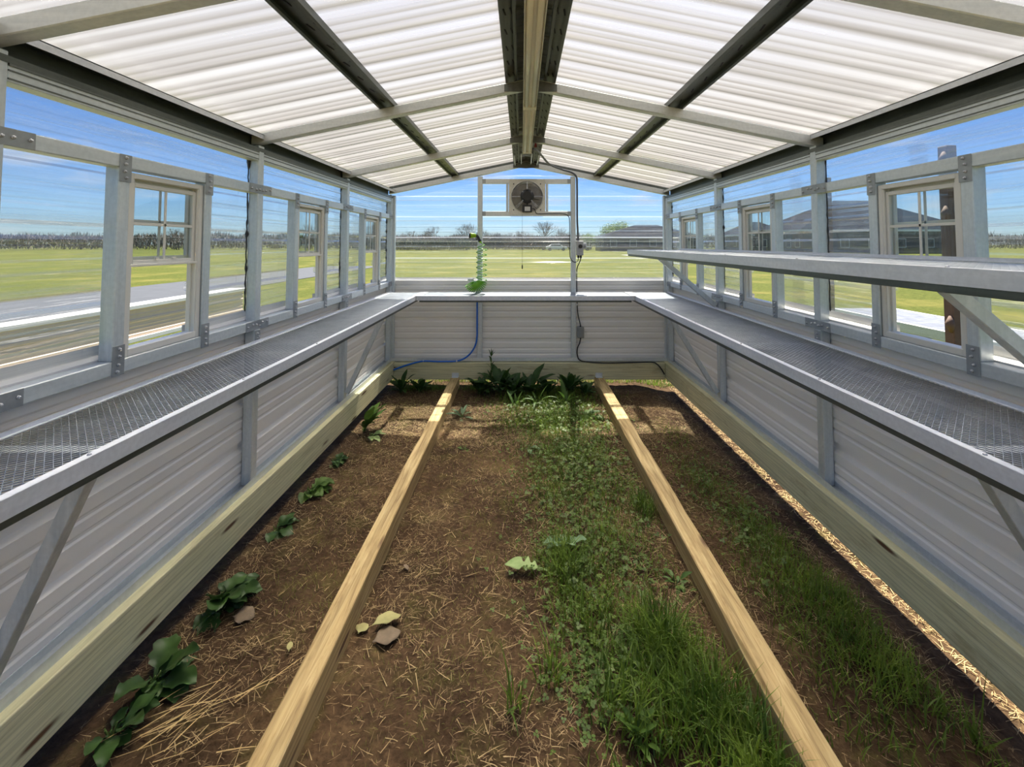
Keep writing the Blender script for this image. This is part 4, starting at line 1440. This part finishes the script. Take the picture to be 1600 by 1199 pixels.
# tall flowering stem
def tall_weed():
    x, y = -0.395, 4.66
    root = empty('stemmed_weed', (x, y, 0), label='tallest thin-stemmed weed with narrow top leaves against the far wall', cat='weed')
    MB().tube([(x, y, -0.01), (x + 0.005, y, 0.15), (x - 0.004, y, 0.27), (x + 0.004, y, 0.36)], [0.005, 0.004, 0.003, 0.002], 6).build('stem', M['stem'], root, 0, True)
    mb = MB()
    for k in range(9):
        z = 0.10 + k * 0.030
        leaf(mb, (x, y, z), k * 2.4, 0.10 - 0.004 * k, 0.018, 1.1, 0.4, petiole=0.05, n=6)
    for k in range(5):
        leaf(mb, (x, y, 0.34), k * 1.26 + .3, 0.09, 0.010, 1.25, 0.1, petiole=0.05, n=6)
    mb.build('foliage', M['dock'], root, 0, True)
tall_weed()
dock('thin upright weed inside the sunlit grass, left side', -0.14, 4.15, 6, 0.12, 0.24, 0.12, (1.0, 1.5), mat='weed', wave=0.02, name='leafy_weed', ydroop=1.6)
dock('thin upright weed inside the sunlit grass, by the right joist', 0.33, 4.25, 7, 0.12, 0.26, 0.14, (1.0, 1.5), mat='weed', wave=0.02, name='leafy_weed', ydroop=1.2)
dock('nodding thin-leaved weed in the middle of the sunlit grass', 0.06, 4.20, 6, 0.14, 0.26, 0.10, (1.1, 1.5), mat='weed', wave=0.02, name='leafy_weed', ydroop=2.4)
dock('sprawling pale weed just right of the left joist in the sun', -0.60, 3.95, 8, 0.09, 0.17, 0.20, (0.3, 1.1), mat='glauc', wave=0.05, name='leafy_weed')
dock('bright broad weed in the sunlit grass near the right joist', 0.50, 3.95, 9, 0.08, 0.14, 0.40, (0.2, 0.8), mat='weed', wave=0.06, name='leafy_weed')
dock('blue-green weed in the middle grass beyond the pale lobed leaf', 0.14, 2.28, 9, 0.07, 0.13, 0.45, (0.4, 1.1), mat='glauc', wave=0.08, name='leafy_weed', lobes=0.35)
dock('small leaf rosette in the soil right of the left joist', -0.50, 3.35, 6, 0.06, 0.11, 0.38, (0.1, 0.5), mat='weed', name='leafy_weed')
dock('single low weed in the soil beyond the blue-green weed', -0.03, 3.38, 5, 0.07, 0.12, 0.36, (0.1, 0.6), mat='glauc', name='leafy_weed')
dock('bright narrow-leaved rosette at the near end of the middle grass', 0.27, 1.42, 15, 0.06, 0.11, 0.20, (0.5, 1.3), mat='weed', wave=0.02, name='leafy_weed', ydroop=0.7)
dock('low rosette weed in the soil against the left side of the right joist', 0.60, 2.05, 8, 0.05, 0.09, 0.24, (0.5, 1.2), mat='weed', wave=0.02, name='leafy_weed')

def fallen(name, label, x, y, az, L, Wd, mat, lobes=0.0, rise=0.18, droop=0.5, wave=0.05, cat='leaf', zoff=0.012, petiole=0.12):
    z = gz(x, y) + zoff
    mb = MB()
    leaf(mb, (x, y, z), az, L, Wd, rise, droop, lobes, wave, petiole, 27 if lobes else 14, 0, 0.12)
    o = mb.build(name, M[mat], None, 0, True)
    sol = o.modifiers.new('thickness', 'SOLIDIFY')
    sol.thickness = 0.0008
    return tag(o, label, cat)
fallen('lobed_leaf', 'pale green deeply lobed leaf lying at the edge of the middle grass', 0.035, 2.10, math.pi - 0.12, 0.20, 0.085, 'pale', 0.75, 0.35, 0.55, 0.02, zoff=0.02, petiole=0.22)
fallen('fallen_leaf', 'yellowish faded leaf on the soil by the left joist', -0.66, 1.80, 0.55, 0.115, 0.050, 'deadpale', zoff=0.022)
fallen('fallen_leaf', 'brown curled leaf lying under the yellowish faded leaf', -0.64, 1.745, 0.45, 0.105, 0.075, 'dead', wave=0.03, rise=0.1, droop=0.2)
fallen('fallen_leaf', 'small faded leaf tucked against the left joist', -0.705, 1.775, 1.3, 0.055, 0.045, 'deadpale', wave=0.03)
fallen('fallen_leaf', 'tan dry leaf beside the big dark weed by the left beam', -1.235, 1.86, 0.1, 0.085, 0.075, 'dead', wave=0.05)
fallen('fallen_leaf', 'small tan leaf alone on the soil near the left joist', -0.93, 1.70, 1.9, 0.05, 0.018, 'deadpale', wave=0.03)
fallen('fallen_leaf', 'small curled brown leaf beyond the yellowish faded leaf', -0.60, 2.12, 2.2, 0.055, 0.016, 'dead', wave=0.1)

# ------------------------------------------------------------ outside: left
lw = empty('low_metal_wall', (-6.1, 4, 0), label='long low tan ribbed metal wall with white caps outside the left windows', cat='low wall')
mb = MB()
prof = rib_profile(0.06, 0.50, 0.10, 1, 0.012)
rows = [[(-6.0 + d, y, z) for z, d in prof] for y in (-3, 3, 9.6)]
mb.strip(rows).box(-6.25, -6.02, -3, 9.6, 0.02, 0.50)
mb.build('panel', M['tan'], lw)
MB().box(-6.27, -5.97, -3, 9.62, 0.50, 0.56).build('cap', M['housewhite'], lw, 0.005)
MB().box(-6.03, -5.96, -3, 9.62, 0.0, 0.07).build('bottom_trim', M['housewhite'], lw, 0.005)
tag(MB().box(-13.4, -9.4, -20, 30, 0.0, 0.02).build('gravel_track', M['road']), 'grey track running along the field beyond the low tan wall', 'track')

# outside: right
dk = empty('flatbed_trailer', (5.2, 3, 0.2), label='low weathered grey flatbed outside the near right window', cat='flatbed')
for k in range(7):
    MB().box(4.72 + k * 0.128, 4.72 + k * 0.128 + 0.12, -1.0, 7.0, 0.47, 0.505).build('deck_board', M['deck'], dk, 0.003)
for x in (4.70, 5.61):
    MB().box(x - 0.025, x + 0.025, -1.05, 7.05, 0.40, 0.515).build('side_rail', M['galv_y'], dk, 0.004)
for y in (-0.6, 1.6, 3.8, 6.0):
    MB().box(4.72, 5.6, y - 0.05, y + 0.05, 0.36, 0.465).build('cross_member', M['sealant'], dk)
for y in (0.3, 5.6):
    for x in (4.8, 5.5):
        MB().box(x - 0.1, x + 0.1, y - 0.1, y + 0.1, 0.0, 0.36).build('support_block', M['greydark'], dk, 0.005)
def knob_post(label, x, y, h):
    r = empty('wooden_post', (x, y, 0), label=label, cat='post')
    MB().box(x - 0.045, x + 0.045, y - 0.045, y + 0.045, 0, h).build('shaft', M['brownpost'], r, 0.006)
    z = 0.35
    while z < h - 0.1:
        MB().tube([(x - 0.045, y - 0.02, z - 0.07), (x - 0.075, y - 0.04, z), (x - 0.045, y - 0.02, z + 0.06)], [0.015, 0.035, 0.015], 10).build('branch_stub', M['brownpost'], r, 0, True)
        z += 0.47
knob_post('knobbly brown wooden post outside the near right window', 3.62, 3.88, 2.35)
knob_post('brown wooden post outside, just beyond the second right post', 3.62, 5.45, 2.3)
tag(MB().box(13.2, 14.1, -10, 60, 0.0, 0.03).build('concrete_path', M['concrete']), 'pale narrow path across the lawn outside the right windows', 'path')

def house(label, x, y, w, d, h, rh, gable=False):
    r = empty('house', (x, y, 0), label=label, cat='house')
    MB().box(x - w / 2, x + w / 2, y - d / 2, y + d / 2, 0, h).build('wall', M['housewall'], r)
    MB().box(x - w / 2 - 0.5, x + w / 2 + 0.5, y - d / 2 - 0.5, y + d / 2 + 0.5, h, h + 0.28).build('fascia', M['housewhite'], r)
    e = 0.5
    zb, zt = h + 0.28, h + rh
    k = w * 0.18
    v = [(x - w / 2 - e, y - d / 2 - e, zb), (x + w / 2 + e, y - d / 2 - e, zb), (x + w / 2 + e, y + d / 2 + e, zb), (x - w / 2 - e, y + d / 2 + e, zb), (x - w / 2 + k + w * .2, y, zt), (x + w / 2 - k - w * .2, y, zt)]
    MB().add(v, [(0, 1, 5, 4), (1, 2, 5), (2, 3, 4, 5), (3, 0, 4), (3, 2, 1, 0)]).build('roof', M['asphalt'], r)
    nwin = max(2, int(w / 4))
    for q in range(nwin):
        xx = x - w / 2 + (q + 0.5) * w / nwin
        o = MB().box(xx - 0.7, xx + 0.7, y - d / 2 - 0.06, y - d / 2 + 0.02, 0.9, 2.3).build('window', M['housewhite'], r)
        MB().box(xx - 0.6, xx + 0.6, y - d / 2 - 0.09, y - d / 2 - 0.05, 1.0, 2.2).build('pane', M['dark_glass'], o)
        xs_ = x - w / 2
        yy = y - d / 2 + (q + 0.5) * d / nwin
        o = MB().box(xs_ - 0.06, xs_ + 0.02, yy - 0.6, yy + 0.6, 0.9, 2.3).build('window', M['housewhite'], r)
        MB().box(xs_ - 0.09, xs_ - 0.05, yy - 0.5, yy + 0.5, 1.0, 2.2).build('pane', M['dark_glass'], o)
    return r
house('grey-roofed house beyond the far wall, under the pale green tree', 26.5, 96, 20, 10, 2.6, 2.9)
house('small grey house seen through the middle right window', 48, 93, 10, 9, 3.0, 3.0)
house('big grey house with a broad roof seen past the second right post', 56, 76, 26, 14, 3.4, 5.4)
house('low grey building low on the horizon right of the field', 42, 120, 9, 8, 2.6, 2.2)
cr = empty('garden_shed', (31.5, 88, 0), label='small white shed beside the grey-roofed house far across the field', cat='shed')
MB().box(30.6, 32.6, 87, 89, 0, 2.1).build('wall', M['housewhite'], cr)
MB().prism([(30.4, 2.1), (32.8, 2.1), (31.6, 2.7)], 'Y', 86.8, 89.2).build('roof', M['asphalt'], cr)

# distant pickup-like low vehicles (plain) parked in front of the tree line
def vehicle(label, x, y, mat, L=4.6):
    r = empty('parked_car', (x, y, 0), label=label, cat='car')
    MB().prism([(x - L / 2, 0.35), (x + L / 2, 0.35), (x + L / 2, 0.85), (x + L * 0.30, 0.95), (x + L * 0.16, 1.45), (x - L * 0.22, 1.45), (x - L * 0.36, 0.98), (x - L / 2, 0.9)], 'Y', y - 0.85, y + 0.85).build('body', mat, r, 0.05, False, 2)
    MB().box(x - L * .26, x + L * .2, y - 0.87, y + 0.87, 1.0, 1.38).build('window_band', M['dark_glass'], r)
    for q in (-0.32, 0.32):
        for yy in (-0.8, 0.8):
            MB().cyl((x + q * L, y + yy - 0.1, 0.33), (x + q * L, y + yy + 0.1, 0.33), 0.33, 16).build('wheel', M['rubber'], r)
vehicle('white car parked far off right of the fan cord', 7.5, 98, M['housewhite'])
vehicle('grey car parked far off beside the white car', 12.9, 99, M['greydark'])

# ------------------------------------------------------------ outside: trees and hedge line
def bare_tree(label, x, y, h, spread, seed, leafy=None, nm='bare_tree', cat='tree', group='bare trees along the far edge of the field'):
    rd = random.Random(seed)
    root = empty(nm, (x, y, 0), label=label, cat=cat, group=group)
    mb = MB()
    tips = []
    def grow(p, d, L, r, lev):
        q = p + d * L
        mid_ = (p + q) / 2 + Vector((rd.uniform(-1, 1), rd.uniform(-1, 1), 0)) * L * 0.06
        mb.tube([p, mid_, q], [r, r * 0.85, r * 0.65], 4 if lev < 2 else 3, 0, False)
        if lev >= 5:
            tips.append(q)
            return
        for _ in range(3 if lev < 3 else rd.choice((2, 3))):
            a = rd.uniform(0, 6.28)
            tilt = rd.uniform(0.25, 0.75) * spread
            o = d.orthogonal().normalized()
            o = Matrix.Rotation(a, 3, d) @ o
            nd = (d * math.cos(tilt) + o * math.sin(tilt) + Vector((0, 0, 0.10))).normalized()
            grow(q, nd, L * rd.uniform(0.62, 0.86), r * 0.60, lev + 1)
            if lev >= 3: tips.append(q)
    for k in range(3):
        grow(Vector((x + rd.uniform(-.3, .3), y, 0)), Vector((rd.uniform(-.35, .35), rd.uniform(-.3, .3), 1)).normalized(), h * 0.26, h * 0.022, 0)
    mb.build('branches', M['bark'], root)
    if leafy:
        T_ = np.array([t[:] for t in tips])
        n = len(T_) * 5
        c = T_[rng.integers(0, len(T_), n)] + rng.normal(0, h * 0.045, (n, 3))
        sz = h * 0.02
        a = rng.normal(0, 1, (n, 3)); a /= np.linalg.norm(a, axis=1)[:, None]
        b = rng.normal(0, 1, (n, 3)); b /= np.linalg.norm(b, axis=1)[:, None]
        Vv = np.stack([c - a * sz, c - b * sz * .6, c + a * sz, c + b * sz * .6], 1).reshape(-1, 3)
        Ff = np.arange(n * 4).reshape(-1, 4)
        np_mesh('foliage', Vv, Ff, M[leafy], root)
    return root

protos = []
lab_b = 'bare grey-brown tree on the far edge of the field'
for k, (h, sp, sd_) in enumerate([(6.6, 1.0, 3), (5.6, 1.1, 8), (7.4, 0.85, 21)]):
    protos.append((h, sp, sd_))
spots = [(-28, 110, 1), (-21.5, 110, 0), (-13.5, 110, 2), (-9.8, 110, 0), (-4, 110, 1), (0.3, 110, 1), (5.2, 110, 2), (9, 110, 0), (12.6, 110, 1), (-40, 110, 1), (-52, 110, 0), (-66, 110, 2), (-84, 110, 1)]
tree_labels = ['bare tree at the far left end of the tree line, beside the far left post', 'wide bare tree standing alone left of the hose, tallest there', 'bare tree just left of the hose nozzle', 'bare tree just right of the hose nozzle',
               'small bare tree midway between the hose and the fan cord', 'small bare tree right at the fan cord', 'slender bare tree first to the right of the fan cord', 'wide bare tree second to the right of the fan cord',
               'small bare tree just left of the thermostat post', 'bare tree seen through the left side panels, nearest the far wall', 'bare tree seen through the left side panels, second from the far wall',
               'bare tree seen through the left side panels, third from the far wall', 'bare tree seen through the left side panels, furthest from the far wall']
first = {}
for ti, (x, y, k) in enumerate(spots):
    h, sp, sd_ = protos[k]
    if k not in first:
        first[k] = bare_tree(tree_labels[ti], x, y, h, sp, sd_)
    else:
        c = copy_tree(first[k])
        c.location = (x, y, 0)
        c['label'] = tree_labels[ti]
        c.rotation_euler = (0, 0, random.uniform(0, 6.28))
        sc_ = random.uniform(0.85, 1.12)
        c.scale = (sc_, sc_, sc_)
bare_tree('broad pale green spring tree behind the grey-roofed house', 24.0, 112, 8.0, 1.25, 77, 'budgreen', 'spring_tree', 'tree', None)
bare_tree('low budding tree left of the grey-roofed house', 17.0, 112, 4.6, 1.3, 55, 'budgreen', 'spring_tree', 'tree', None)

def hedge(name, label, x0, x1, y0, y1, hmin, hmax, n, mat):
    x = rng.uniform(x0, x1, n)
    y = y0 + (y1 - y0) * (x - x0) / (x1 - x0) + rng.normal(0, 1.3, n)
    hh = np.array([hmin + (hmax - hmin) * (0.5 + 0.5 * mn.noise(Vector((a * 0.22, 3, 1)))) for a in x])
    z = rng.uniform(0, 1, n) ** 0.8 * hh
    V, F = strips(np.stack([x, y, z], 1), rng.uniform(0, 6.28, n), rng.uniform(0, 0.9, n), rng.uniform(0.5, 1.3, n), rng.uniform(0.10, 0.28, n), rng.uniform(-.3, .3, n), 1)
    tag(np_mesh(name, V, F, mat), label, 'hedge', None, 'stuff')
hedge('scrub_hedge', 'grey-brown scrub filling the far edge of the field under the bare trees', -36, 17, 118, 118, 2.2, 3.8, 26000, M['scrub'])
hedge('scrub_hedge', 'dark evergreen scrub at the left end of the far tree line', -34, -12, 103, 103, 1.2, 2.8, 5000, M['evergreen'])
hedge('scrub_hedge', 'hazy grey scrub line beyond the left windows', -200, -37, 118, 118, 2.4, 4.6, 24000, M['scrub'])
hedge('scrub_hedge', 'hazy scrub line behind the houses on the right', 18, 220, 130, 130, 2.4, 4.8, 24000, M['scrub'])
